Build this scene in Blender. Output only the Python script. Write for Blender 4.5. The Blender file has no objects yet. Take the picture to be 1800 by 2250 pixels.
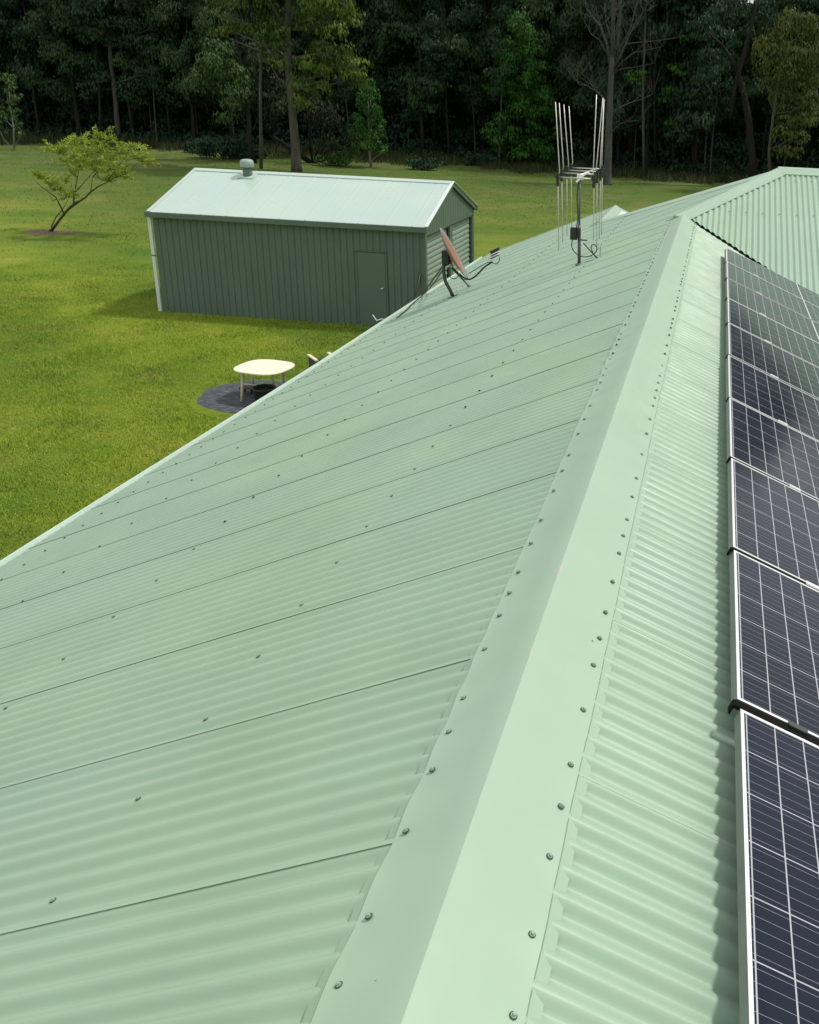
import bpy, math, random
import numpy as np
from math import sin, cos, tan, pi, radians, sqrt, atan2
from mathutils import Vector, Matrix
random.seed(7); rng = np.random.default_rng(7)
scn = bpy.context.scene; COL = scn.collection

# ---------------------------------------------------------------- camera
CAM = Vector((0.42148, 0.0, 1.53094)); YAW, PITCH, ROLL, FPX = 0.104746, 0.347342, 0.041785, 2088.42
PPX, PPY = 424.6, -161.14
_f = Vector((-sin(YAW)*cos(PITCH), cos(YAW)*cos(PITCH), -sin(PITCH)))
_r = Vector((cos(YAW), sin(YAW), 0)); _u = _r.cross(_f)
RT = cos(ROLL)*_r + sin(ROLL)*_u; UP = -sin(ROLL)*_r + cos(ROLL)*_u; FW = _f
cam = bpy.data.cameras.new("camera"); camo = bpy.data.objects.new("camera", cam); COL.objects.link(camo)
camo.matrix_world = Matrix(((RT.x, UP.x, -FW.x, CAM.x), (RT.y, UP.y, -FW.y, CAM.y), (RT.z, UP.z, -FW.z, CAM.z), (0, 0, 0, 1)))
cam.sensor_fit = 'HORIZONTAL'; cam.sensor_width = 36; cam.lens = FPX/1800*36
cam.shift_x = -PPX/1800; cam.shift_y = PPY/1800
cam.clip_start = 0.05; cam.clip_end = 3000
scn.camera = camo

# ---------------------------------------------------------------- world, sun, exposure
SUN = Vector((0.55, 0.27, 1.0)).normalized()
SUN_EL = math.asin(SUN.z); SUN_AZ = atan2(SUN.x, SUN.y)
w = bpy.data.worlds.new("World"); scn.world = w; w.use_nodes = True
nt = w.node_tree; nt.nodes.clear()
sky = nt.nodes.new('ShaderNodeTexSky'); sky.sky_type = 'NISHITA'; sky.sun_disc = False
sky.sun_elevation = SUN_EL; sky.sun_rotation = SUN_AZ
sky.air_density = 1.0; sky.dust_density = 2.5; sky.ozone_density = 1.0; sky.altitude = 50
bg = nt.nodes.new('ShaderNodeBackground'); bg.inputs[1].default_value = 0.15
out = nt.nodes.new('ShaderNodeOutputWorld')
tcw = nt.nodes.new('ShaderNodeTexCoord'); mpw = nt.nodes.new('ShaderNodeMapping'); mpw.inputs['Scale'].default_value = (1, 1, 2.6)
cl_ = nt.nodes.new('ShaderNodeTexNoise'); cl_.inputs['Scale'].default_value = 2.4; cl_.inputs['Detail'].default_value = 7; cl_.inputs['Roughness'].default_value = .6
nt.links.new(tcw.outputs['Generated'], mpw.inputs[0]); nt.links.new(mpw.outputs[0], cl_.inputs['Vector'])
cov = nt.nodes.new('ShaderNodeMapRange'); cov.inputs[1].default_value = .30; cov.inputs[2].default_value = .55; cov.inputs[3].default_value = .84; cov.inputs[4].default_value = 1.0; nt.links.new(cl_.outputs['Fac'], cov.inputs[0])
mxw = nt.nodes.new('ShaderNodeMix'); mxw.data_type = 'RGBA'; mxw.inputs[7].default_value = (3.35, 3.4, 3.35, 1)     # thin bright cloud
nt.links.new(cov.outputs[0], mxw.inputs[0]); nt.links.new(sky.outputs[0], mxw.inputs[6])
nt.links.new(mxw.outputs[2], bg.inputs[0]); nt.links.new(bg.outputs[0], out.inputs[0])
sl = bpy.data.lights.new("sun", 'SUN'); sl.energy = 1.6; sl.angle = radians(5.0); sl.color = (1.0, 0.95, 0.86)
so = bpy.data.objects.new("sun", sl); COL.objects.link(so); so.rotation_euler = (-SUN).to_track_quat('-Z', 'Y').to_euler(); so.location = (30, 0, 60)
scn.view_settings.view_transform = 'Standard'; scn.view_settings.look = 'None'
scn.view_settings.exposure = 0.56; scn.view_settings.gamma = 1.0; scn.view_settings.use_curve_mapping = False

# ---------------------------------------------------------------- helpers
TH = 0.404394; CT, ST, TT = cos(TH), sin(TH), tan(TH); GZ = -4.964
NL = Vector((-ST, 0, CT)); NR = Vector((ST, 0, CT)); NF = Vector((0, -ST, CT)); NB = Vector((0, ST, CT))
def ray(x, y): return (FW*FPX + RT*(x-900-PPX) - UP*(y-1125-PPY)).normalized()
def at(x, y, Y):
    d = ray(x, y); return CAM + d*((Y-CAM.y)/d.y)
def on_plane(x, y, n, d0=0.0):
    d = ray(x, y); return CAM + d*((d0-CAM.dot(n))/d.dot(n))
def on_ground(x, y, z=0.0): return on_plane(x, y, Vector((0, 0, 1)), GZ+z)

class MB:
    def __init__(s): s.v = []; s.f = []
    def add(s, vs, fs):
        b = len(s.v); s.v += [tuple(v) for v in vs]; s.f += [tuple(i+b for i in f) for f in fs]
    def box(s, c, d, R=None):
        R = R or Matrix.Identity(3); c = Vector(c); vs = []
        for i in (-1, 1):
            for j in (-1, 1):
                for k in (-1, 1): vs.append(c + R @ Vector((i*d[0]/2, j*d[1]/2, k*d[2]/2)))
        s.add(vs, [(0, 1, 3, 2), (4, 6, 7, 5), (0, 4, 5, 1), (2, 3, 7, 6), (0, 2, 6, 4), (1, 5, 7, 3)])
    def prism(s, poly, off):      # closed polygon extruded by vector off
        n = len(poly); off = Vector(off); a = [Vector(p) for p in poly]
        s.add(a + [p+off for p in a], [tuple(range(n))[::-1], tuple(range(n, 2*n))] + [(i, (i+1) % n, n+(i+1) % n, n+i) for i in range(n)])
    def tube(s, pts, rad, n=8, cap=True):
        pts = [Vector(p) for p in pts]; rad = rad if isinstance(rad, (list, tuple)) else [rad]*len(pts)
        rings = []; prev = None
        for i, p in enumerate(pts):
            t = (pts[min(i+1, len(pts)-1)] - pts[max(i-1, 0)]).normalized()
            a = prev if prev is not None else (Vector((0, 0, 1)) if abs(t.z) < .9 else Vector((1, 0, 0)))
            a = (a - t*a.dot(t)).normalized(); b = t.cross(a); prev = a
            rings.append([p + (a*cos(2*pi*k/n) + b*sin(2*pi*k/n))*rad[i] for k in range(n)])
        vs = [v for r in rings for v in r]; fs = []
        for i in range(len(pts)-1):
            for k in range(n): fs.append((i*n+k, i*n+(k+1) % n, (i+1)*n+(k+1) % n, (i+1)*n+k))
        if cap: fs += [tuple(range(n))[::-1], tuple((len(pts)-1)*n+k for k in range(n))]
        s.add(vs, fs)
    def lathe(s, c, prof, n=24, R=None):
        R = R or Matrix.Identity(3); c = Vector(c); vs = []
        for (r, z) in prof:
            for k in range(n): vs.append(c + R @ Vector((r*cos(2*pi*k/n), r*sin(2*pi*k/n), z)))
        fs = []
        for i in range(len(prof)-1):
            for k in range(n): fs.append((i*n+k, i*n+(k+1) % n, (i+1)*n+(k+1) % n, (i+1)*n+k))
        fs += [tuple(range(n))[::-1], tuple((len(prof)-1)*n+k for k in range(n))]
        s.add(vs, fs)
    def build(s, name, m, parent=None, smooth=False, org=None):
        me = bpy.data.meshes.new(name)
        vs = s.v
        if org is not None: vs = [(v[0]-org[0], v[1]-org[1], v[2]-org[2]) for v in vs]
        me.from_pydata(vs, [], s.f); me.update()
        return link(name, me, m, parent, smooth)
def link(name, me, m, parent=None, smooth=False):
    if m is not None: me.materials.append(m)
    if smooth: me.polygons.foreach_set('use_smooth', [True]*len(me.polygons))
    o = bpy.data.objects.new(name, me); COL.objects.link(o)
    if parent: o.parent = parent
    return o
def tag(o, label=None, cat=None, group=None, kind=None):
    if label: o['label'] = label
    if cat: o['category'] = cat
    if group: o['group'] = group
    if kind: o['kind'] = kind
    return o
def thing(name, loc, label, cat, group=None, rz=0):
    o = bpy.data.objects.new(name, None); COL.objects.link(o); o.location = loc; o.rotation_euler = (0, 0, rz); o.empty_display_size = .2
    return tag(o, label, cat, group)
def copy_tree(o, parent=None):
    c = o.copy(); COL.objects.link(c)
    c.parent = parent
    for ch in list(o.children): copy_tree(ch, c)
    return c
def quadmesh(name, V, m, parent=None, smooth=False, nv=4):
    V = np.asarray(V, dtype=np.float32).reshape(-1, 3); n = len(V)//nv
    me = bpy.data.meshes.new(name); me.vertices.add(len(V)); me.vertices.foreach_set('co', V.ravel())
    me.loops.add(n*nv); me.loops.foreach_set('vertex_index', np.arange(n*nv, dtype=np.int32))
    me.polygons.add(n); me.polygons.foreach_set('loop_start', np.arange(0, n*nv, nv, dtype=np.int32)); me.polygons.foreach_set('loop_total', np.full(n, nv, dtype=np.int32))
    me.update(calc_edges=True)
    return link(name, me, m, parent, smooth)

# ---------------------------------------------------------------- materials
class N:
    def __init__(s, name):
        s.m = bpy.data.materials.new(name); s.m.use_nodes = True; s.t = s.m.node_tree; s.b = s.t.nodes['Principled BSDF']; s.o = s.t.nodes['Material Output']
    def n(s, ty, **k):
        x = s.t.nodes.new(ty)
        for a, b in k.items(): setattr(x, a, b)
        return x
    def l(s, a, b): s.t.links.new(a, b)
    def val(s, sock, v):
        if isinstance(v, (int, float)): sock.default_value = v
        elif isinstance(v, tuple): sock.default_value = v if len(v) == len(sock.default_value) else v + (1,)
        else: s.l(v, sock)
    def math(s, op, a, b=0.0, c=0.0):
        x = s.n('ShaderNodeMath', operation=op); s.val(x.inputs[0], a); s.val(x.inputs[1], b); s.val(x.inputs[2], c); return x.outputs[0]
    def noise(s, co, scale, detail=3, rough=.55, vec=None):
        x = s.n('ShaderNodeTexNoise'); x.inputs['Scale'].default_value = scale; x.inputs['Detail'].default_value = detail; x.inputs['Roughness'].default_value = rough
        if vec is not None:
            mp = s.n('ShaderNodeMapping'); mp.inputs['Scale'].default_value = vec; s.l(co, mp.inputs[0]); co = mp.outputs[0]
        s.l(co, x.inputs['Vector']); return x.outputs['Fac']
    def ramp(s, f, stops):
        x = s.n('ShaderNodeValToRGB'); e = x.color_ramp.elements
        while len(e) < len(stops): e.new(.5)
        for i, (p, c) in enumerate(stops):
            e[i].position = p; e[i].color = (c if isinstance(c, tuple) else (c, c, c)) + ((1,) if not (isinstance(c, tuple) and len(c) == 4) else ())
        s.l(f, x.inputs[0]); return x.outputs[0]
    def mix(s, f, a, b, mode='MIX'):
        x = s.n('ShaderNodeMix', data_type='RGBA', blend_type=mode); s.val(x.inputs[0], f); s.val(x.inputs[6], a); s.val(x.inputs[7], b); return x.outputs[2]
    def bump(s, h, strength=.3, dist=.01):
        x = s.n('ShaderNodeBump'); x.inputs['Strength'].default_value = strength; x.inputs['Distance'].default_value = dist; s.l(h, x.inputs['Height']); s.l(x.outputs[0], s.b.inputs['Normal'])
    def set(s, col=None, rough=None, metal=None, spec=None):
        if col is not None: s.val(s.b.inputs['Base Color'], col)
        if rough is not None: s.val(s.b.inputs['Roughness'], rough)
        if metal is not None: s.val(s.b.inputs['Metallic'], metal)
        if spec is not None: s.val(s.b.inputs['Specular IOR Level'], spec)
        return s
    def obj(s): return s.n('ShaderNodeTexCoord').outputs['Object']
    def pos(s): return s.n('ShaderNodeNewGeometry').outputs['Position']

def painted(name, col, rough=.42, spec=.5, var=.08, stain=.25, dirt=(.45, .44, .36)):
    k = N(name); p = k.pos()
    a = k.noise(p, 1.3, 5, .6); b = k.noise(p, 22, 4, .6); c = k.noise(p, 4.5, 6, .65)
    lo = tuple(x*(1-var) for x in col); hi = tuple(min(1, x*(1+var)) for x in col)
    c1 = k.mix(k.ramp(k.noise(p, .45, 4, .6), [(.38, 0.), (.62, .55)]), k.ramp(a, [(.3, lo), (.7, hi)]), (col[0]*.94, col[1]*.955, col[2]*1.08))
    st = k.noise(p, 1.0, 5, .65, (.9, 34, .9))
    c1 = k.mix(k.math('MULTIPLY', k.ramp(st, [(.45, 0.), (.75, 1.)]), stain*.45), c1, dirt)
    c2 = k.mix(k.math('MULTIPLY', k.ramp(b, [(.62, 0.), (.85, 1.)]), stain), c1, dirt)
    c3 = k.mix(k.math('MULTIPLY', k.ramp(c, [(.5, 0.), (.8, 1.)]), stain*.6), c2, tuple(x*.8 for x in col))
    k.set(c3, k.ramp(c, [(.3, rough-.05), (.7, rough+.1)]), 0., spec)
    k.bump(k.noise(p, 60, 2, .5), .05, .002)
    return k.m
def plain(name, col, rough=.5, metal=0., spec=.5, var=.15, scale=8):
    k = N(name); p = k.obj(); a = k.noise(p, scale, 4, .6)
    k.set(k.ramp(a, [(.3, tuple(x*(1-var) for x in col)), (.7, tuple(min(1, x*(1+var)) for x in col))]), rough, metal, spec)
    return k.m

GREEN = (.352, .494, .362)
M = {}
M['roof'] = painted('painted_roof_steel', GREEN, .42, .42)
M['cap'] = painted('painted_capping_steel', (.365, .535, .380), .36, .7, .05, .12)
def scuffed():
    k = N('painted_capping_with_scuffs'); p = k.pos(); a = k.noise(p, 1.3, 5, .6); q = k.noise(p, 6, 6, .7)
    c = k.mix(k.ramp(k.noise(p, .45, 4, .6), [(.38, 0.), (.62, .5)]), k.ramp(a, [(.3, (.350, .485, .362)), (.7, (.386, .530, .397))]), (.37, .505, .42))
    c = k.mix(k.math('MULTIPLY', k.ramp(q, [(.55, 0.), (.75, 1.)]), .14), c, (.50, .50, .40))
    v = k.n('ShaderNodeTexVoronoi'); v.inputs['Scale'].default_value = 9; k.l(p, v.inputs['Vector'])
    sp = k.math('MULTIPLY', k.math('LESS_THAN', v.outputs['Distance'], .035), k.math('GREATER_THAN', k.noise(p, 3.1, 2), .52))
    c = k.mix(k.math('MULTIPLY', sp, .75), c, (.05, .06, .045))
    s_ = k.n('ShaderNodeSeparateXYZ'); k.l(p, s_.inputs[0])
    cr = k.math('MULTIPLY', k.math('LESS_THAN', k.math('ABSOLUTE', k.math('ADD', s_.outputs[0], k.math('MULTIPLY', k.math('SUBTRACT', k.noise(p, 30, 3), .5), .03))), .007), k.math('GREATER_THAN', k.noise(p, 1.7, 5, .7), .58))
    c = k.mix(k.math('MULTIPLY', cr, .3), c, (.62, .50, .42))
    k.set(c, k.ramp(q, [(.3, .36), (.7, .48)]), 0., .55); k.bump(k.noise(p, 2.2, 3, .5), .12, .012); return k.m
M['cap'] = scuffed()
M['gutter'] = painted('painted_gutter_steel', (.56, .70, .59), .38)
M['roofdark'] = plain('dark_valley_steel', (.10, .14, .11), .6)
M['wallhouse'] = plain('rendered_house_wall', (.42, .40, .34), .9)
M['shedwall'] = painted('shed_wall_steel', (.117, .172, .130), .45, .4, .10, .15, (.14, .17, .15))
M['sheddoor'] = painted('shed_door_steel', (.116, .170, .128), .45, .4, .05, .1, (.14, .17, .15))
M['roller'] = painted('roller_door_steel', (.27, .35, .29), .35, .5, .06, .15, (.2, .22, .2))
M['shedroof'] = painted('shed_roof_steel', (.50, .625, .555), .30, .6, .02, .02, (.5, .56, .5))
M['shedtrim'] = painted('shed_trim_steel', (.72, .78, .75), .4, .5, .05, .10)
M['white'] = plain('white_plastic_resin', (.86, .83, .66), .45, var=.03)
M['tableleg'] = plain('cream_painted_leg', (.62, .57, .47), .5)
M['alu'] = plain('aluminium_frame', (.88, .89, .89), .35, .35, var=.03)
M['aluside'] = plain('shaded_frame_side', (.20, .22, .21), .5, .2)  # shade on the outward frame sides, painted as a darker metal
M['galv'] = plain('galvanised_steel', (.42, .44, .44), .42, .8, var=.2, scale=30)
M['rod'] = plain('weathered_aluminium_rod', (.60, .56, .52), .4, .7)
M['black'] = plain('black_plastic', (.018, .02, .02), .5)
M['darksteel'] = plain('dark_grey_steel', (.06, .075, .07), .5, .3)
M['gapshade'] = plain('matt_black_gap_shade', (.008, .008, .008), .9, 0., .1)  # black that paints shade into the gaps between panels
M['screw'] = plain('screw_head', (.34, .47, .36), .3, .2)
M['washer'] = plain('rubber_washer', (.05, .07, .055), .6)
M['whitepl'] = plain('pale_lnb_plastic', (.75, .76, .78), .4)
M['chaird'] = plain('weathered_dark_timber', (.06, .06, .055), .8, scale=20)
M['chairl'] = plain('cream_arm_cap', (.75, .70, .50), .6)
M['cushion'] = plain('grey_cushion', (.42, .42, .42), .9)
M['tub'] = plain('dark_green_plastic', (.018, .035, .022), .5)
M['clampw'] = plain('bright_clamp', (.9, .9, .9), .3, .3)

# dish face: grey with a big red-orange disc print
k = N('dish_face'); g = k.n('ShaderNodeVectorMath', operation='LENGTH'); k.l(k.obj(), g.inputs[0])
k.set(k.mix(k.ramp(g.outputs['Value'], [(.33, 1.), (.36, 0.)]), (.26, .26, .28), (.33, .15, .09)), .55, .0, .4); M['dish'] = k.m
# solar cells
k = N('solar_cell_glass'); sp = k.n('ShaderNodeSeparateXYZ'); k.l(k.obj(), sp.inputs[0])
def lines(c, period, off, width):
    f = k.math('FRACT', k.math('ADD', k.math('DIVIDE', k.math('SUBTRACT', c, off), period), .5))
    return k.math('LESS_THAN', k.math('ABSOLUTE', k.math('SUBTRACT', f, .5)), width/2/period)
X, Y = sp.outputs[0], sp.outputs[1]
cellmask = k.math('MAXIMUM', lines(X, .0925, .0, .0040), lines(Y, .1633, .0, .0034))
busx = k.math('GREATER_THAN', k.math('ABSOLUTE', k.math('SUBTRACT', k.math('FRACT', k.math('DIVIDE', X, .0925)), .5)), .40)   # ribbons stop short of the cell gap
bus = lines(Y, .1633/5, .1633/10, .0011)
mid = k.math('LESS_THAN', k.math('ABSOLUTE', X), .007)
fing = k.noise(k.obj(), 1.2, 2)
cell = k.ramp(fing, [(.35, (.006, .010, .024)), (.65, (.010, .015, .032))])
c = k.mix(bus, cell, (.26, .28, .33)); c = k.mix(cellmask, c, (.46, .47, .52)); c = k.mix(mid, c, (.75, .76, .78))
k.set(c, k.ramp(k.noise(k.obj(), 2.5, 5, .7), [(.3, .10), (.7, .17)]), 0., .26); k.bump(k.noise(k.obj(), 3, 2), .02, .004)
M['cells'] = k.m
k = N('mulch'); k.set(k.ramp(k.noise(k.pos(), 9, 5, .7), [(.3, (.11, .08, .05)), (.7, (.27, .20, .14))]), .95, 0., .1); k.bump(k.noise(k.pos(), 14, 4), .6, .03); M['mulch'] = k.m
k = N('weed_mat'); p = k.obj(); a = k.noise(p, 5, 5, .7, (1, 5, 1))
k.set(k.ramp(a, [(.35, (.028, .034, .042)), (.55, (.085, .095, .108)), (.72, (.24, .25, .27))]), .7, 0., .3); k.bump(a, .5, .03); M['mat'] = k.m

def lawn_patches(k, p, c, amt):
    a = k.noise(p, .16, 4, .6, (1, 1.5, 1)); b = k.noise(p, .5, 5, .65)
    c = k.mix(k.math('MULTIPLY', k.ramp(a, [(.44, 0.), (.60, 1.)]), amt), c, (.085, .185, .022))
    return k.mix(k.math('MULTIPLY', k.ramp(b, [(.54, 0.), (.68, 1.)]), amt*.6), c, (.235, .225, .085))
# grass ground
k = N('lawn'); p = k.pos()
big = k.noise(p, .055, 4, .6); midn = k.noise(p, .35, 5, .65); fine = k.noise(p, 9, 6, .75); fine2 = k.noise(p, 38, 4, .8)
c = k.ramp(midn, [(.30, (.13, .25, .020)), (.5, (.275, .365, .032)), (.70, (.38, .41, .055))])
sp = k.n('ShaderNodeSeparateXYZ'); k.l(p, sp.inputs[0])
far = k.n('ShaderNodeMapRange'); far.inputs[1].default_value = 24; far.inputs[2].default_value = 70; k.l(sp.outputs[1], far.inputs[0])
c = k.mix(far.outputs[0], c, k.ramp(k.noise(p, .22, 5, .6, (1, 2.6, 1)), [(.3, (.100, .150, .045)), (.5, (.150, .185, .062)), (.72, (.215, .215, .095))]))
c = k.mix(k.ramp(big, [(.42, 0.), (.62, .55)]), c, (.070, .130, .030))
c = k.mix(k.math('MULTIPLY', k.ramp(fine, [(.52, 0.), (.72, 1.)]), .35), c, (.26, .25, .10))
c = k.mix(k.math('MULTIPLY', k.ramp(fine2, [(.35, 1.), (.55, 0.)]), .45), c, (.035, .070, .010))
c = lawn_patches(k, p, c, .5)
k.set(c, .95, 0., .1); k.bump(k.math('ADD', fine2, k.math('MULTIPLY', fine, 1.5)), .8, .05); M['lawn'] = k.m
k = N('grass_blade'); p = k.pos()
k.set(k.mix(k.ramp(k.noise(p, 14, 3, .7), [(.54, 0.), (.70, .5)]), lawn_patches(k, p, k.ramp(k.noise(p, .8, 7, .75), [(.32, (.14, .27, .020)), (.5, (.30, .405, .034)), (.68, (.43, .46, .08))]), .5), (.50, .47, .20)), .7, 0., .2); M['blade'] = k.m
def leafmat(name, c0, c1, c2, scale=.45):
    k = N(name); p = k.pos(); oi = k.n('ShaderNodeObjectInfo').outputs['Random']
    a = k.noise(p, scale, 3, .6); b = k.noise(p, 5, 2, .5)
    col = k.ramp(k.math('ADD', k.math('MULTIPLY', a, .75), k.math('MULTIPLY', b, .25)), [(.36, c0), (.5, c1), (.64, c2)])
    col = k.mix(k.math('MULTIPLY', oi, .45), col, c0)
    k.set(col, .55, 0., .25)
    tr = k.n('ShaderNodeBsdfTranslucent'); k.l(col, tr.inputs[0]); mx = k.n('ShaderNodeMixShader'); mx.inputs[0].default_value = .14
    k.l(k.b.outputs[0], mx.inputs[1]); k.l(tr.outputs[0], mx.inputs[2]); k.l(mx.outputs[0], k.o.inputs[0])
    return k.m
k = N('dull_grass_blade'); p = k.pos()
k.set(lawn_patches(k, p, k.ramp(k.noise(p, .5, 6, .7), [(.32, (.105, .165, .040)), (.5, (.170, .215, .060)), (.68, (.27, .27, .11))]), .4), .8, 0., .15); M['blade2'] = k.m
M['leafdark'] = leafmat('dark_gum_leaves', (.012, .036, .021), (.023, .062, .031), (.044, .096, .042))
M['leafmid'] = leafmat('gum_leaves', (.026, .070, .018), (.055, .125, .024), (.100, .180, .034))
M['leafyel'] = leafmat('yellow_green_gum_leaves', (.030, .060, .012), (.095, .155, .018), (.210, .270, .030), .7)  # yellow-green foliage of the big eucalypt, tone varied by noise
M['leafbright'] = leafmat('bright_green_leaves', (.016, .080, .008), (.034, .130, .012), (.075, .190, .020))
M['leafshrub'] = leafmat('yellow_green_shrub_leaves', (.20, .30, .03), (.38, .46, .05), (.60, .62, .12), 1.5)
def bark(name, c0, c1):
    k = N(name); a = k.noise(k.pos(), 2.2, 6, .7, (3, 3, .5)); k.set(k.ramp(a, [(.3, c0), (.7, c1)]), .9, 0., .15); k.bump(a, .5, .04); return k.m
M['bark'] = bark('grey_gum_bark', (.045, .042, .036), (.13, .12, .10)); M['barkdark'] = bark('dark_bark', (.012, .012, .011), (.04, .036, .032))
M['barkpale'] = bark('pale_bark', (.16, .155, .14), (.34, .33, .30))

# ================================================================ THE HOUSE
Y0S, SHW, PIT, AMP = 1.6377, .762, .0762, .0108
EAVE = 5.17; YN = -4.0; YF = 20.75; JY = 13.40; PX_, PY_ = 1.32, 14.72; PZ = PX_*TT; WX = -1.69; WY = 17.88
def eave_s(y):
    q = min(1, max(0, (y-5.0)/7.5)); return 5.20 - .27*q*q*(3-2*q)
house = thing('farm_house', (0, 8, GZ), 'long farmhouse roofed in pale green corrugated steel, seen from its own ridge', 'house')
HO = (0, 8, GZ)
def wav(y, k=0): return sin(y*2.1+k)*.5 + sin(y*5.3+k*2.7)*.3 + sin(y*.9+1.3*k)*.6
def sheet_profile(a, b, seam0, lapped=True):
    """samples (t, h, lap) along the cross direction: corrugations with a lap edge every sheet."""
    pts = []; dt = PIT/10
    t = a; n = int(round((b-a)/dt))
    k0 = math.ceil((a-seam0)/SHW); seams = [seam0+SHW*i for i in range(k0, k0+int((b-a)/SHW)+2) if a < seam0+SHW*i < b]
    si = 0
    def h(t, hi): 
        ph = 2*pi*(t-seam0)/PIT
        return AMP*(cos(ph-.6) - .04*cos(2*(ph-.6)))
    for i in range(n+1):
        t = a + (b-a)*i/n
        while si < len(seams) and seams[si] <= t:
            s = seams[si]; si += 1
            if lapped: pts += [(s+.008, h(s, 0), 0.0, 0), (s+.008, h(s, 0), 1.0, 1), (s, h(s, 0), 1.0, 2), (s, h(s, 0)+.0008, 1.0, 3)]
            else: pts += [(s, h(s, 0)-.0006, 0.0, 0), (s, h(s, 0)+.0006, 0.0, 3)]
        fr = ((t-seam0) / SHW) % 1.0
        lift = max(0.0, 1-fr*9)      # the overlapping edge sits proud for one corrugation
        if pts and t <= pts[-1][0]+.0005: continue
        pts.append((t, h(t, 0)+(.0008 if lift > 0 else 0), lift if lapped else 0.0, 3))
    return pts
def corrugated(name, a, b, seam0, rangefn, place, mat, nseg=8, extra=0.0, lapped=True):
    """rangefn(t)->(s0,s1); place(t,s,h)->Vector"""
    P = sheet_profile(a, b, seam0, lapped); V = []; F = []
    m = nseg+1
    for (t, h, lift, kd) in P:
        r = rangefn(t)
        s0, s1 = r
        for j in range(m):
            s = s0+(s1-s0)*j/nseg
            gap = .0009*max(.1, .7+.8*sin(s*1.7+round((t-seam0)/SHW)*2.1)+.4*sin(s*4.3+round((t-seam0)/SHW)))*(1 if t < 7.5 else .35)
            hh = h + gap*lift + .0016*wav(t*.6+s*.8, 1.1)
            V.append(place(t, s, hh+extra))
    for i in range(len(P)-1):
        for j in range(nseg):
            F.append((i*m+j, (i+1)*m+j, (i+1)*m+j+1, i*m+j+1))
    me = bpy.data.meshes.new(name); me.from_pydata([(v[0]-HO[0], v[1]-HO[1], v[2]-HO[2]) for v in V], [], F); me.update()
    o = link(name, me, mat, house, True)
    try: me.set_sharp_from_angle(angle=radians(50))
    except Exception: pass
    return o
pL = lambda t, s, h: (-s*CT - ST*h, t, -s*ST + CT*h)
pR = lambda t, s, h: (s*CT + ST*h, t, -s*ST + CT*h)
def rL(t):
    if t <= JY: s0 = .05
    elif t <= PY_: s0 = .06-(t-JY)/CT
    elif t <= WY: s0 = (-(PX_-(t-PY_)))/CT+.06
    else: s0 = -WX/CT+.04
    return s0, eave_s(t)
def rR(t):
    s1 = EAVE if t < JY-EAVE*CT else max(.06, (JY-t)/CT-.11)
    return .05, s1
corrugated('roof_sheeting', YN, YF, Y0S, rL, pL, M['roof'])
corrugated('roof_sheeting', YN, JY-.17, Y0S+.30, rR, pR, M['roof'], 8, 0.0, False)
# main front slope (faces -Y), corrugations run down the slope
VO = .050
def pF(t, s, h):   # t = x, s = plan distance below main ridge line
    return (t, PY_ - s + (-ST)*h, PZ - s*TT + CT*h)
def rF(t):
    top = 0.04 if t > PX_ else PX_-t+.04
    bot = (PY_-(JY-t)) + .02
    return top, min(max(bot, top+.001), 6.2)
corrugated('roof_sheeting', .06, 5.2, .35, rF, pF, M['roof'], 6, VO, False)
# main back slope and far wing's right slope
def pB(t, s, h): return (t, PY_ + s + ST*h, PZ - s*TT + CT*h)
def rB(t):
    if t < PX_: return (max(PX_-t, .0)+.04, max(PX_-t+.05, 3.16+(t-WX)+.0 if t > WX else PX_-t+.05))
    return .04, 6.0
corrugated('roof_sheeting', WX+.02, 5.2, .35, rB, pB, M['roof'], 5)
WZ = WX*TT
def pW(t, s, h): return (WX + s*CT + ST*h, t, WZ - s*ST + CT*h)
def rW(t): return .04, min(max((t-WY)/CT, .05), 3.2)
corrugated('roof_sheeting', WY+.02, YF, Y0S, rW, pW, M['shedroof'], 4)  # paler steel here paints in the bright sky glare on this slope

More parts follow.
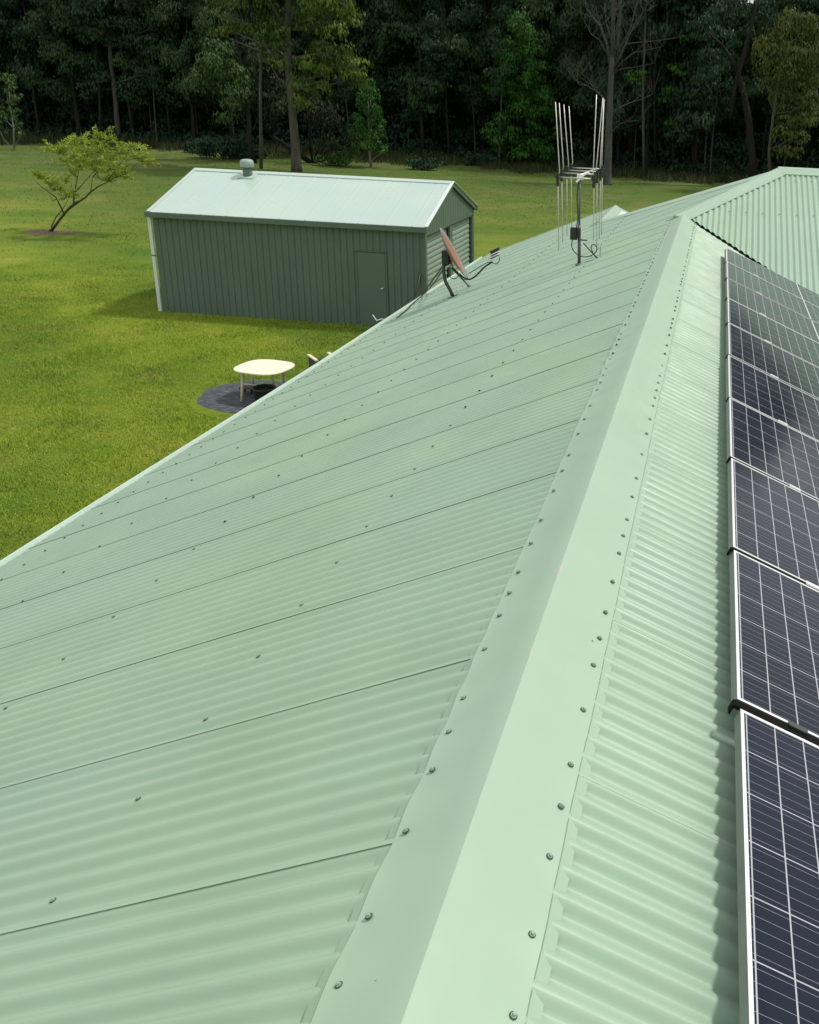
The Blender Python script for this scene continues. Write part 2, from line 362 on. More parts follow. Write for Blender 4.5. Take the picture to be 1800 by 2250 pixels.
# cappings
def capping(name, A, B, n1, n2, w1, w2, seg=60, waves=True, lift=.012, mat=None, apron=True, lift2=None, skirt=False):
    A = Vector(A); B = Vector(B); T = (B-A).normalized(); L = (B-A).length
    def down(n, sgn):
        d = T.cross(n).normalized()
        return d if d.z < 0 else -d
    d1 = down(n1, 1); d2 = down(n2, 1)
    nn = (n1+n2).normalized()
    cr = .022
    mid = []
    pr = []      # (side, s, lift)
    if apron: pr += [(1, w1+.034, -.002), (1, w1+.004, .0085)]
    pr += [(1, w1+.0025, .006), (1, w1, lift), (1, w1-.014, lift+.0002), (1, w1*.86, lift+.0010), (1, w1*.72, lift+.0036), (1, w1*.5, lift+.0088), (1, w1*.25, lift+.0150), (1, .008, lift+.0206), (0, 0, lift+.0205)]
    q = [(2, .008, lift+.0206), (2, w2*.25, lift+.0150), (2, w2*.5, lift+.0088), (2, w2*.72, lift+.0036), (2, w2*.86, lift+.0010), (2, w2-.014, lift+.0002), (2, w2, lift), (2, w2+.0025, .006)]
    if apron: q += [(2, w2+.004, .0085), (2, w2+.034, -.002)]
    pr += q; V = []; F = []; m = len(pr); dl2 = (lift2-lift) if lift2 is not None else 0
    for i in ([-1] if skirt else [])+list(range(seg+1)):
        y = L*max(i, 0)/seg; c = A+T*y - (nn*.09 if i < 0 else nn*0)
        for (sd, s, l) in pr:
            if sd == 0: V.append(c+nn*((l+dl2/2)/max(.5, nn.dot(n1)))); continue
            if sd == 2: l += dl2
            if s < .05: l += (dl2/2 if sd == 1 else -dl2/2)*(1-s/.05)
            d, n = (d1, n1) if sd == 1 else (d2, n2); wd = w1 if sd == 1 else w2
            e = min(1, s/wd)
            dl = 0
            if waves: dl = (.0035*e**2*(1+sin(y*2*pi/.229+sd*1.7+.8*sin(y*1.9)))*(.6+.4*sin(y*1.3+sd)) + .0035*e*wav(y*1.4, sd*2)*.6) if .3 < e < 1.02 else .0015*wav(y, sd)*.5
            ds = .0025*wav(y*1.8, sd) if e > .9 else 0
            V.append(c + d*(s+ds) + n*(l+max(dl, -.0012)))
    for i in range(seg+(1 if skirt else 0)):
        for j in range(m-1): F.append((i*m+j, i*m+j+1, (i+1)*m+j+1, (i+1)*m+j))
    me = bpy.data.meshes.new(name); me.from_pydata([(v[0]-HO[0], v[1]-HO[1], v[2]-HO[2]) for v in V], [], F); me.update()
    o = link(name, me, mat or M['cap'], house, True)
    try: me.set_sharp_from_angle(angle=radians(22))
    except Exception: pass
    return o
capping('ridge_capping', (0, YN, 0), (0, JY+.02, 0), NL, NR, .200, .204, 900)
capping('hip_capping', (-.10, JY-.10, -.043), (PX_, PY_, PZ), NL, NF, .21, .20, 60, False, .016, apron=False, lift2=.064, skirt=True)
capping('ridge_capping', (PX_-.02, PY_, PZ+.004), (5.2, PY_, PZ+.004), NF, NB, .20, .17, 60, False, .064, apron=False, lift2=.016)
capping('hip_capping', (PX_, PY_, PZ), (WX, WY, WZ), NL, NB, .18, .15, 60, False, .016, apron=False)
capping('ridge_capping', (WX, WY-.1, WZ), (WX, YF, WZ), NL, Vector((ST, 0, CT)), .16, .16, 40, False, .016, apron=False)
# valley tray
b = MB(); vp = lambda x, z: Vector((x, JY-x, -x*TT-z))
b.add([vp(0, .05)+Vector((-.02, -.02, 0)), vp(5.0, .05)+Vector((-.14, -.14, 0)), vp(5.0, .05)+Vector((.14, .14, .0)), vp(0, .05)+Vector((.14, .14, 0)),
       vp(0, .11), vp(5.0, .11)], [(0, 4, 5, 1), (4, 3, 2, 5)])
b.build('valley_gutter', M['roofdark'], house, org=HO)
# eave gutters, fascia, walls, gable ends
def gutter(side, y0, y1):
    b = MB(); sx = -1 if side == 'L' else 1
    ex, ez = EAVE*CT, -EAVE*ST
    prof = [(ex-.045, ez-.030), (ex-.045, ez-.125), (ex+.075, ez-.125), (ex+.085, ez-.035), (ex+.100, ez-.010), (ex+.088, ez-.010), (ex+.072, ez-.040), (ex+.062, ez-.115), (ex-.035, ez-.115), (ex-.035, ez-.030)]
    def ring(y):
        d = (eave_s(y)-EAVE) if side == 'L' else 0
        return [(sx*(x+d*CT), y, z-d*ST) for x, z in prof]
    ns = 24; m_ = len(prof); V = [v for i in range(ns+1) for v in ring(y0+(y1-y0)*i/ns)]
    F = [(i*m_+j, i*m_+(j+1) % m_, (i+1)*m_+(j+1) % m_, (i+1)*m_+j) for i in range(ns) for j in range(m_)]+[tuple(range(m_))[::-1], tuple(ns*m_+j for j in range(m_))]
    b.add(V, F); b.build('gutter', M['gutter'], house, org=HO)
    b = MB(); b.box((sx*(ex-.20), (y0+y1)/2, ez-.13), (.02, y1-y0-.02, .20)); b.build('fascia', M['gutter'], house, org=HO)
gutter('L', YN, YF-.02); gutter('R', YN, JY-EAVE*CT-.02)
ex = EAVE*CT; ez = -EAVE*ST
b = MB(); b.box((0, (YN+YF)/2, (GZ+ez-.1)/2), (2*ex-.9, YF-YN-.7, (ez-.1)-GZ)); b.box((5.0, 14.7, (GZ+ez-.15)/2), (8, 7, ez-.15-GZ)); b.build('wall', M['wallhouse'], house, org=HO)
b = MB(); b.prism([(-ex+.1, YN+.35, ez-.1), (ex-.1, YN+.35, ez-.1), (0, YN+.35, -.06)], (0, .1, 0)); b.build('gable_end', M['wallhouse'], house, org=HO)
b = MB(); b.prism([(-ex+.1, YF-.35, ez-.1), (WX+2.6, YF-.35, ez-.1), (WX+2.6, YF-.35, WZ-2.6*TT-.1), (WX, YF-.35, WZ-.08)], (0, .1, 0)); b.build('gable_end', M['wallhouse'], house, org=HO)
b = MB(); e0 = Vector(pL(YF, eave_s(YF), .012)); e1 = Vector((WX, YF, WZ+.012)); e2 = Vector(pW(YF, 3.2, .012))
for p, q, n in ((e0, e1, NL), (e1, e2, NR)):
    b.prism([p+n*.012, p-n*.16, p-n*.16+Vector((0, .02, 0)), p+n*.012+Vector((0, .02, 0))], q-p)
b.build('barge_board', M['gutter'], house, org=HO)

sc = on_plane(833, 706, NL, .03)
b = MB(); b.tube([sc+Vector((-.10, 0, .10)), sc+Vector((-.04, 0, .01)), sc+Vector((.02, .03, .03)), sc+Vector((.09, .05, .03))], [.008, .010, .008, .004], 5)
o = b.build('metal_offcut', M['whitepl'], None, True); tag(o, 'small pale bent offcut caught on the gutter in front of the shed door', 'offcut')
# screws
def screw_mesh():
    b = MB(); b.lathe((0, 0, 0), [(.0105, 0), (.0105, .0012), (.0085, .0022)], 14); w_ = b
    b2 = MB(); b2.lathe((0, 0, .0022), [(.0078, 0), (.0078, .0010), (.0052, .0012), (.0052, .0062), (.0042, .0072)], 6)
    me = bpy.data.meshes.new('roof_screw'); me.from_pydata(b.v+b2.v, [], b.f+[tuple(i+len(b.v) for i in f) for f in b2.f]); me.update()
    me.materials.append(M['washer']); me.materials.append(M['screw'])
    for i, p in enumerate(me.polygons): p.material_index = 0 if i < len(b.f) else 1
    return me
SM = screw_mesh(); scr = []
def snap(y): return Y0S + PIT*(.6/(2*pi)) + PIT*round((y-Y0S)/PIT)
capL = [.28, .47, .66, .85, 1.07, 1.26, 1.42, 1.66, 1.87, 2.02, 2.17, 2.42, 2.62, 2.77, 2.92, 3.15, 3.36, 3.66, 3.89, 4.09, 4.39]
capR = [.3, .5, .75, .9, 1.1, 1.25, 1.43, 1.64, 1.8, 1.95, 2.18, 2.40, 2.55, 2.71, 2.92, 3.14, 3.29, 3.44, 3.67, 3.88]
y = 4.39
while y < 13.0: y += random.choice((.15, .23, .23, .30)); capL.append(y)
y = 3.88
while y < 13.0: y += random.choice((.15, .15, .23, .30)); capR.append(y)
for y in capL: scr.append((Vector(pL(y, 0.17, .0170)), NL, .80))
for y in capR: scr.append((Vector(pR(y, .178, .0170)), NR, .80))
for s, ph, st in ((1.222, 1.68, .381), (2.61, 1.68-.12, .381), (3.91, 1.67, .381), (4.76, 1.5, .229)):
    y = ph-.381*8
    while y < YF-.2:
        y += st if random.random() > .06 else st*1.2
        scr.append((Vector(pL(snap(y), s+random.uniform(-.006, .006), AMP*.98)), NL, .80))
for s, ph in ((.42, 1.7), (1.5, 1.8)):
    pass
for i in range(40):
    x = .62+.229*i
    if x > 5: break
    for s in (.35, 1.25):
        yy = PY_-s
        if yy > JY-x+.1: scr.append((Vector(pF(x, s, VO+AMP)), NF, 1.1))
scr.sort(key=lambda q: (q[0]-CAM).length)
vis = [q for q in scr if (q[0]-CAM).dot(FW) > 1.2]
hid = [q for q in scr if (q[0]-CAM).dot(FW) <= 1.2]
bulk = MB()
for i, (p, n, sc) in enumerate(vis+hid):
    q = n.to_track_quat('Z', 'Y')
    if i < 100 and i < len(vis):
        o = bpy.data.objects.new('roof_screw', SM); COL.objects.link(o); o.parent = house
        o.matrix_local = Matrix.Translation(p-Vector(HO)) @ (q.to_matrix().to_4x4()) @ Matrix.Diagonal((sc, sc, sc, 1))
    else:
        Rm = q.to_matrix(); bulk.lathe(p, [(.0095, 0), (.0095, .002), (.006, .0025), (.006, .007)], 6, Rm)
o = bulk.build('roof_screw', M['washer'], house, org=HO); o['kind'] = 'stuff'

# ================================================================ SOLAR PANELS
PL_, PW_, PH_ = 1.89, .991, .038
def make_panel(loc):
    root = thing('solar_panel', loc, 'x', 'solar panel', 'solar panels in a row up the right roof slope')
    hx, hy = PL_/2, PW_/2; fw = .011
    b = MB()
    for s_ in (-1, 1):
        b.box((s_*(hx-fw/2), 0, -PH_/2), (fw, PW_, PH_)); b.box((0, s_*(hy-fw/2), -PH_/2), (PL_-2*fw, fw, PH_))
        b.box((s_*(hx-.016), 0, -PH_+.001), (.012, PW_-2*fw, .002))
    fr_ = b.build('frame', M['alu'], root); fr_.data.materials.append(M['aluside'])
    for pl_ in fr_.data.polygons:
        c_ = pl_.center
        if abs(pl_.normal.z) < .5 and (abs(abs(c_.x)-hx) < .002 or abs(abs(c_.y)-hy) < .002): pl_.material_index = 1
    b = MB(); b.box((0, 0, -.006), (PL_-2*fw, PW_-2*fw, .006)); b.build('cell_sheet', M['cells'], root)
    return root
ys0 = 1.400; pitchp = 1.0115; PW_ = .991; ypos = [ys0 + i*pitchp for i in range(-1, 10)]
order = ['bottom panel of the row, cut off by the lower photo edge', 'nearest whole panel, its upper edge with a dark clamp', 'second whole panel up the row from the near end',
         'third whole panel up the row, strong blue cells', 'fourth whole panel up the row, white clamp at its far edge', 'middle panel of the row, five below the valley end', 'panel with grey sky sheen, fourth from the valley',
         'pale reflecting panel, third from the valley', 'pale reflecting panel, second from the valley', 'topmost panel, corner tucked against the roof valley']
order = ['solar panel below the photo edge, next in the row', 'largest nearest solar panel, running off the lower right corner', 'second solar panel from the bottom, beyond the open dark gap',
         'third solar panel from the bottom of the photo', 'fourth solar panel from the bottom of the photo', 'fifth solar panel from the bottom of the photo', 'sixth solar panel from the bottom, fine lines starting to blur',
         'fourth solar panel from the roof valley, half blue half grey sheen', 'third solar panel from the roof valley, mostly grey sheen', 'second solar panel from the roof valley, grey with sky sheen', 'topmost solar panel, its far corner touching the roof valley']
p0 = None; S0 = .597; HP = .120
RP = Matrix(((CT, 0, ST), (0, 1, 0), (-ST, 0, CT)))
panels = []
for i, yy in enumerate(ypos):
    if i == 0: continue
    jit = [.0, .012, .004, 0, -.004, -.004, 0, 0, 0, -.004, -.006][i]
    if i == 1: yy -= .044
    c = Vector(pR(yy+PW_/2, S0+jit+PL_/2, HP+.0015*sin(i*2.2)))
    if p0 is None: p0 = make_panel(c); r = p0
    else: r = copy_tree(p0); r.location = c
    r.rotation_euler = (0, TH, 0); r['label'] = order[i]; r.scale = (1, 1.036 if i == 1 else 1, 1); panels.append(r)
# clamps belong to rails
rl = thing('mounting_rails', Vector(pR(6, 1.0, .02)), 'aluminium mounting rails and clamps carrying the solar panels', 'mounting rail')
RO = rl.location.copy()
for s in (.955, 2.10):
    b = MB(); a0 = Vector(pR(1.2, s, .066)); b.box(a0+Vector((0, 5.15, 0)), (.036, 10.4, .036), RP); b.build('rail', M['alu'], rl, org=RO)
    for y in np.arange(1.5, 11.5, 1.2):
        b = MB(); b.box(Vector(pR(float(y), s, .026)), (.05, .04, .048), RP); b.build('roof_foot', M['alu'], rl, org=RO)
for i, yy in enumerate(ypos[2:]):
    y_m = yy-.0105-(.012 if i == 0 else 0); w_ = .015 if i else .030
    b = MB(); b.box(Vector(pR(y_m, S0+PL_/2, HP-.007)), (PL_+.006, w_, .010), RP); b.box(Vector(pR(y_m, S0-.006, HP-.020)), (.006, w_, .034), RP); b.build('gap_shade_strip', M['gapshade'], rl, org=RO)  # added black strips stand in for gap shade; nearest doubles as trim
    s = .95; m_ = M['clampw']
    if i == 0: s = .80; m_ = M['darksteel']
    b = MB(); b.box(Vector(pR(yy-.006, s, HP+.003)), (.062, .022, .006), RP); b.box(Vector(pR(yy-.006, s, HP-.03)), (.05, .007, .05), RP); b.build('clamp', m_, rl, org=RO)

# ================================================================ ANTENNA
ant = thing('tv_antenna', (-1.238, 12.033, -.53), 'tall television antenna of upright metal rods on a thin mast', 'antenna'); AO = ant.location.copy()
def part(b, name, m, parent, smooth=False, org=None): return b.build(name, m, parent, smooth, org)
foot = Vector((-1.238, 12.033, -.53)); topm = Vector((-1.262, 12.04, .55))
b = MB(); b.tube([foot-Vector((0, 0, .01)), Vector((-1.252, 12.035, -.02))], .021, 12); b.tube([Vector((-1.252, 12.035, -.08)), topm], .0135, 10)
b.lathe(foot+Vector((0, 0, .0)), [(.05, -.02), (.05, .012), (.024, .03)], 12); part(b, 'mast', plain('dull_mast_steel', (.13, .145, .145), .5, .4), ant, True, AO)
b = MB(); b.tube([topm+Vector((.0, -.02, .03)), Vector((-1.20, 13.2, .59))], .012, 8); part(b, 'boom', M['rod'], ant, True, AO)
b = MB(); b.box((-1.262, 12.04, .56), (.07, .06, .06)); b.tube([(-1.30, 12.0, .50), (-1.20, 12.02, .60), (-1.15, 12.05, .62)], .014, 8); b.tube([(-1.30, 12.03, .55), (-1.22, 12.03, .55)], .02, 8); part(b, 'mast_clamp', M['clampw'], ant, False, AO)
rods = [(12.0, -1.533, -1.083, .548, (-1.583, 1.422), (-1.500, -.349), (-1.088, 1.526), (-1.061, -.194)),
        (12.35, -1.540, -1.090, .575, (-1.594, 1.410), (-1.507, -.307), (-1.051, 1.491), (-1.059, -.323)),
        (12.75, -1.536, -1.090, .580, (-1.600, 1.392), (-1.514, -.273), (-1.085, 1.475), (-1.077, -.285)),
        (13.1, -1.535, -1.111, .590, (-1.586, 1.368), (-1.503, -.230), (-1.125, 1.465), (-1.089, -.272))]
for (Y_, xl, xr, z, lt, lb, rt, rb) in rods:
    b = MB(); b.tube([(xl, Y_, z), (xr, Y_, z)], .0075, 8); part(b, 'crossbar', M['rod'], ant, True, AO)
    for xx, t_, bt in ((xl, lt, lb), (xr, rt, rb)):
        kx = .02 if xx == xl else -.012
        b = MB(); b.tube([(xx, Y_, z), (xx+kx, Y_, z+.07), (t_[0], Y_, t_[1])], [.006, .006, .0052], 8); part(b, 'rod', M['rod'], ant, True, AO)
        b = MB(); b.tube([(xx, Y_, z), (bt[0], Y_, bt[1])], .0052, 8); part(b, 'rod', M['rod'], ant, True, AO)
        b = MB(); b.box((xx, Y_, z-.03), (.032, .035, .15)); b.tube([(xx-.02, Y_-.02, z), (xx+.02, Y_+.02, z)], .016, 8); part(b, 'insulator', M['black'], ant, False, AO)
b = MB(); b.box((-1.315, 12.01, -.13), (.085, .06, .15)); b.box((-1.255, 12.01, -.12), (.05, .06, .12)); part(b, 'amplifier_box', M['black'], ant, False, AO)
b = MB(); b.tube([(-1.26, 12.0, -.20), (-1.14, 12.0, -.205)], .009, 8); part(b, 'bracket', M['darksteel'], ant, False, AO)
def cable(pts, r, n=6, it=2):
    P = [Vector(p) for p in pts]
    for _ in range(it):
        Q = [P[0]]
        for i in range(len(P)-1): Q += [P[i]*.75+P[i+1]*.25, P[i]*.25+P[i+1]*.75]
        P = Q+[P[-1]]
    b = MB(); b.tube(P, r, n); return b
b = cable([(-1.275, 12.02, .52), (-1.29, 12.0, .3), (-1.262, 12.0, .1), (-1.285, 12.0, -.08)], .007)
part(b, 'cable', M['black'], ant, True, AO)
zr = lambda x: x*TT
b = cable([(-1.33, 12.0, -.2), (-1.34, 12.0, -.30), (-1.30, 12.0, -.36), (-1.22, 12.0, -.42), (-1.08, 12.0, -.40), (-1.0, 12.0, -.32), (-1.04, 12.0, -.24), (-1.10, 12.0, -.27), (-1.06, 12.0, -.37), (-1.0, 12.02, -.44), (-.99, 12.05, -.43)], .006, 6, 3)
part(b, 'cable', M['black'], ant, True, AO)
b = cable([(-1.19, 12.0, -.24), (-1.10, 12.0, -.33), (-1.0, 12.03, -.43), (-.97, 12.06, -.44), (-1.08, 12.05, -.455), (-1.18, 12.05, -.50)], .007, 6, 2); part(b, 'cable', M['black'], ant, True, AO)
b = MB(); b.tube([(-.972, 12.03, -.43), (-.975, 12.03, -.27)], .006, 6); part(b, 'stub_pipe', M['galv'], ant, False, AO)

# ================================================================ SATELLITE DISH
dish = thing('satellite_dish', (-3.447, 14.085, -1.476), 'tilted satellite dish with an orange-red face on a bent grey roof mount', 'satellite dish'); DO = dish.location.copy()
DN = Vector((.84, .20, .47)).normalized(); DC = Vector((-3.44, 14.12, -.81))
mt = Vector((-3.585, 14.10, -.88))
b = MB(); b.tube([(-3.447, 14.085, -1.49), (-3.50, 14.088, -1.38), (-3.575, 14.095, -1.25), (-3.60, 14.1, -1.12), (-3.598, 14.1, -.80)], .026, 12)
b.box((-3.455, 14.085, -1.472), (.16, .10, .014), Matrix.Rotation(TH, 3, 'Y').transposed()); part(b, 'mount_tube', M['darksteel'], dish, True, DO)
b = MB(); b.box((-3.56, 14.1, -.88), (.10, .13, .20)); b.box((-3.52, 14.1, -.96), (.07, .09, .07)); part(b, 'bracket', M['black'], dish, False, DO)
b = MB(); b.box((-3.50, 14.08, -1.0), (.08, .05, .05)); b.tube([(-3.53, 14.05, -1.02), (-3.46, 14.02, -.97)], .018, 8); part(b, 'adjuster_bolt', M['galv'], dish, False, DO)
q = DN.to_track_quat('Z', 'Y').to_matrix()
V = []; F = []; nr, na = 8, 40
for side, off in ((0, 0.), (1, -.006)):
    for i in range(nr+1):
        r = i/nr
        for j in range(na):
            a = 2*pi*j/na; V.append(DC + q @ Vector((.385*r*cos(a), .42*r*sin(a), .075*(r*r-1)+off)) - DC)
n1 = (nr+1)*na
for s_ in (0, 1):
    for i in range(nr):
        for j in range(na):
            f_ = (s_*n1+i*na+j, s_*n1+i*na+(j+1) % na, s_*n1+(i+1)*na+(j+1) % na, s_*n1+(i+1)*na+j); F.append(f_ if s_ == 0 else f_[::-1])
for j in range(na): F.append((nr*na+j, nr*na+(j+1) % na, n1+nr*na+(j+1) % na, n1+nr*na+j))
me = bpy.data.meshes.new('reflector'); me.from_pydata([tuple(v) for v in V], [], F); me.update()
o = link('reflector', me, M['dish'], dish, True); o.location = DC-DO
lnb = Vector((-2.83, 14.12, -.86)); db = Vector((-3.245, 14.12, -1.20))
b = cable([(-3.50, 14.1, -1.0), (-3.36, 14.1, -1.13), db+Vector((.02, 0, -.02)), (-3.10, 14.12, -1.14), (-2.98, 14.12, -1.0), lnb+Vector((-.02, 0, -.05))], .013, 8); part(b, 'feed_arm', M['black'], dish, True, DO)
b = MB(); RL = Matrix.Rotation(radians(-28), 3, 'Y'); b.box(lnb, (.14, .09, .035), RL); b.box(lnb+Vector((.01, 0, .045)), (.135, .08, .025), RL); b.box(lnb+Vector((.02, 0, .085)), (.125, .08, .02), RL)
b.tube([lnb+Vector((-.09, 0, .02)), lnb+Vector((-.04, 0, .0))], .032, 12); part(b, 'feed_horn', M['whitepl'], dish, False, DO)
b = MB(); b.box(lnb+Vector((.02, -.0, .12)), (.14, .09, .04), RL); b.box(lnb+Vector((.01, -.006, .023)), (.12, .085, .012), RL); b.box(lnb+Vector((.02, -.006, .066)), (.12, .08, .012), RL); part(b, 'feed_cover', M['black'], dish, False, DO)
b = cable([lnb+Vector((.08, -.02, .07)), lnb+Vector((.10, -.02, -.03)), lnb+Vector((.04, -.02, -.09)), lnb+Vector((-.06, -.02, -.04)), (-3.02, 14.05, -.98), (-3.2, 14.05, -1.10)], .006, 6); part(b, 'cable', M['black'], dish, True, DO)
b = cable([(-3.50, 14.05, -1.02), (-3.52, 14.02, -1.10), (-3.45, 14.0, -1.19), (-3.36, 14.0, -1.17), (-3.33, 14.0, -1.08), (-3.30, 14.0, -1.16), (-3.24, 14.0, -1.20), (-3.2, 14.0, -1.15)], .006, 6, 3); part(b, 'cable', M['black'], dish, True, DO)
sf = on_plane(1031, 629, NL, .012)
b = MB(); b.tube([(-3.53, 14.1, -.99), sf], .011, 8); b.lathe(sf, [(.03, -.005), (.03, .01), (.012, .02)], 10); part(b, 'strut', M['darksteel'], dish, False, DO)
sf2 = on_plane(931, 643, NL, .012)
b = MB(); b.tube([(-3.57, 14.1, -.96), sf2], .014, 8); b.lathe(sf2, [(.03, -.005), (.03, .01), (.012, .02)], 10); part(b, 'strut', M['darksteel'], dish, False, DO)
b = cable([(-3.56, 14.06, -.99), on_plane(955, 622, NL, .10), on_plane(930, 648, NL, .05), on_plane(905, 668, NL, .02), on_plane(893, 682, NL, .02), on_plane(880, 692, NL, .02), on_plane(872, 699, NL, .012)], .011, 6, 2); part(b, 'cable', M['black'], dish, True, DO)

# ================================================================ THE SHED
SX, SY = -15.39, 25.793; SLn, SHt, SWd, SRs = 7.94, 2.90, 5.435, .95
shed = thing('steel_shed', (SX, SY, GZ), 'dark green steel shed with a pale gable roof on the lawn', 'shed'); SO = shed.location.copy(); sz = GZ
def ribwall(name, p0_, p1_, z0, ztop, mat, skip=None, pitch=.1905, pan=.015):
    """vertical ribbed cladding between plan points; ztop(u) gives the height"""
    p0_ = Vector(p0_); p1_ = Vector(p1_); T = (p1_-p0_); L = T.length; T.normalize(); n = Vector((T.y, -T.x, 0))
    us = []; u = 0
    while u < L:
        us += [(u, 0), (u+pitch*.80, 0), (u+pitch*.815, -pan), (u+pitch*.93, -pan)]
        u += pitch
    us = [x for x in us if x[0] < L]+[(L, 0)]
    b = MB(); V = []; F = []
    for (u, d) in us:
        for z in (z0, ztop(u)): V.append(p0_+T*u+n*d+Vector((0, 0, z)))
    for i in range(len(us)-1):
        uc = (us[i][0]+us[i+1][0])/2
        F.append((2*i, 2*i+2, 2*i+3, 2*i+1))
    b.add(V, F); return b.build(name, mat, shed, org=SO)
P00 = (SX, SY, 0); P10 = (SX+SLn, SY, 0); P11 = (SX+SLn, SY+SWd, 0); P01 = (SX, SY+SWd, 0)
ribwall('wall', P00, P10, GZ, lambda u: GZ+SHt-.02, M['shedwall'])
ribwall('wall', P11, P01, GZ, lambda u: GZ+SHt-.02, M['shedwall'])
gh = lambda u: GZ+SHt-.03+SRs*(1-abs(u-SWd/2)/(SWd/2))
ribwall('wall', P01, P00, GZ, gh, M['shedwall'])
# gable wall with roller doors: a header above, jambs beside
DH = 2.58
ribwall('wall', P10, P11, GZ+DH, gh, M['shedwall'], pan=.018)
for (v0, v1) in ((0, .17), (2.54, 2.83), (5.29, SWd)):
    b = MB(); b.box((SX+SLn-.03, SY+(v0+v1)/2, GZ+DH/2), (.07, v1-v0, DH)); b.build('door_jamb', M['shedwall'], shed, org=SO)
for (v0, v1) in ((.17, 2.54), (2.83, 5.29)):
    b = MB(); V = []; F = []; nz = 150
    for i in range(nz+1):
        z = .02+(DH-.02)*i/nz; d = .034*abs(sin(pi*z/.155))**.7
        for v in (v0, v1): V.append((SX+SLn-.13+d, SY+v, GZ+z))
    for i in range(nz): F.append((2*i, 2*i+1, 2*i+3, 2*i+2))
    b.add(V, F); b.build('roller_door', M['roller'], shed, org=SO)
b = MB(); b.box((SX+SLn-.05, SY+SWd/2, GZ+DH+.01), (.10, SWd, .03)); b.build('door_head', M['shedwall'], shed, org=SO)
# corner trims
for (cx_, cy_) in ((SX+SLn+.006, SY-.006), (SX+SLn+.006, SY+SWd+.006)):
    b = MB(); b.box((cx_-.03, cy_, GZ+SHt/2), (.075, .018, SHt-.06)); b.box((cx_, cy_+(.03 if cy_ < SY+1 else -.03), GZ+SHt/2), (.018, .075, SHt-.06)); b.build('corner_trim', M['shedwall'], shed, org=SO)
# roof
aR = atan2(SRs, SWd/2); RS = (SWd/2+.10)/cos(aR)
for sg in (1, -1):
    V = []; F = []; us = []; u = -.06
    while u < SLn+.05:
        fr = ((u+.06) % .762)
        us.append((u, .0)); u += .0476
    us.append((SLn+.06, 0)); prof = []
    for (u, _) in us:
        ph = ((u+.06) % .1905)/.1905; lap = .0045 if ((u+.06) % .762) < .05 else 0
        prof.append((u, (.0012 if ph < .25 else 0)+lap))
    for (u, h_) in prof:
        for t_ in (0.02, RS):
            yy = SY+SWd/2 - sg*t_*cos(aR); zz = GZ+SHt+SRs-t_*sin(aR)+.02+h_
            V.append((SX+u, yy, zz))
    for i in range(len(prof)-1): F.append((2*i, 2*i+1, 2*i+3, 2*i+2) if sg > 0 else (2*i, 2*i+2, 2*i+3, 2*i+1))
    b = MB(); b.add(V, F); b.build('roof', M['shedroof'], shed, org=SO)
zt = GZ+SHt+SRs; ym = SY+SWd/2
b = MB()
for sg in (1, -1):
    b.prism([(SX-.08, ym, zt+.045), (SX-.08, ym-sg*.17, zt+.045-.17*tan(aR)), (SX-.08, ym-sg*.17, zt+.028-.17*tan(aR)), (SX-.08, ym, zt+.03)], (SLn+.16, 0, 0))
b.build('ridge_capping', M['shedroof'], shed, org=SO)
for xx, m_ in ((SX-.07, M['shedroof']), (SX+SLn+.05, M['shedtrim'])):
    for sg in (1, -1):
        p = Vector((xx, ym, zt+.035)); qd = Vector((0, -sg*RS*cos(aR), -RS*sin(aR)))
        b = MB(); b.prism([p, p+Vector((.03, 0, 0)), p+Vector((.03, 0, -.15)), p+Vector((0, 0, -.15))], qd); b.build('barge', M['shedwall'], shed, org=SO)
        b = MB(); b.prism([p+Vector((-.03, 0, .006)), p+Vector((.07, 0, .006)), p+Vector((.07, 0, -.004)), p+Vector((-.03, 0, -.004))], qd); b.build('barge_cap', m_, shed, org=SO)
for sg, yy in ((1, SY-.10), (-1, SY+SWd+.10)):
    ze = GZ+SHt-.045
    b = MB(); b.box((SX+SLn/2, yy-sg*.05, ze-.04), (SLn+.22, .105, .14)); b.build('gutter', M['shedwall'], shed, org=SO)
b = MB(); b.box((SX-.075, SY-.035, GZ+1.42), (.095, .055, 2.80)); b.build('downpipe', M['shedtrim'], shed, org=SO)
b = MB(); b.box((SX-.03, SY-.07, GZ+1.65), (.18, .012, .03)); b.build('pipe_strap', M['shedwall'], shed, org=SO)
# access door
dx0, dx1, dh = 5.97, 6.79, 2.09
b = MB(); b.box((SX+(dx0+dx1)/2, SY-.012, GZ+dh/2), (dx1-dx0-.02, .034, dh-.01)); d_ = b.build('door', M['sheddoor'], shed, org=SO)
b = MB(); b.tube([(SX+6.69, SY-.03, GZ+1.11), (SX+6.69, SY-.09, GZ+1.11)], .018, 12); b.lathe((SX+6.69, SY-.10, GZ+1.11), [(.02, -.02), (.036, 0), (.02, .02)], 12); b.build('handle', M['alu'], d_, org=SO)
for u in (dx0-.02, dx1+.02):
    b = MB(); b.box((SX+u, SY-.012, GZ+dh/2), (.035, .030, dh)); b.build('door_frame', M['sheddoor'], shed, org=SO)
b = MB(); b.box((SX+(dx0+dx1)/2-.02, SY-.020, GZ+dh+.045), (dx1-dx0+.14, .05, .03)); b.build('door_head', M['shedwall'], shed, org=SO)
b = MB(); b.box((SX+SLn/2, SY+SWd/2, GZ-.02), (SLn-.1, SWd-.1, .06)); b.build('slab', M['galv'], shed, org=SO)
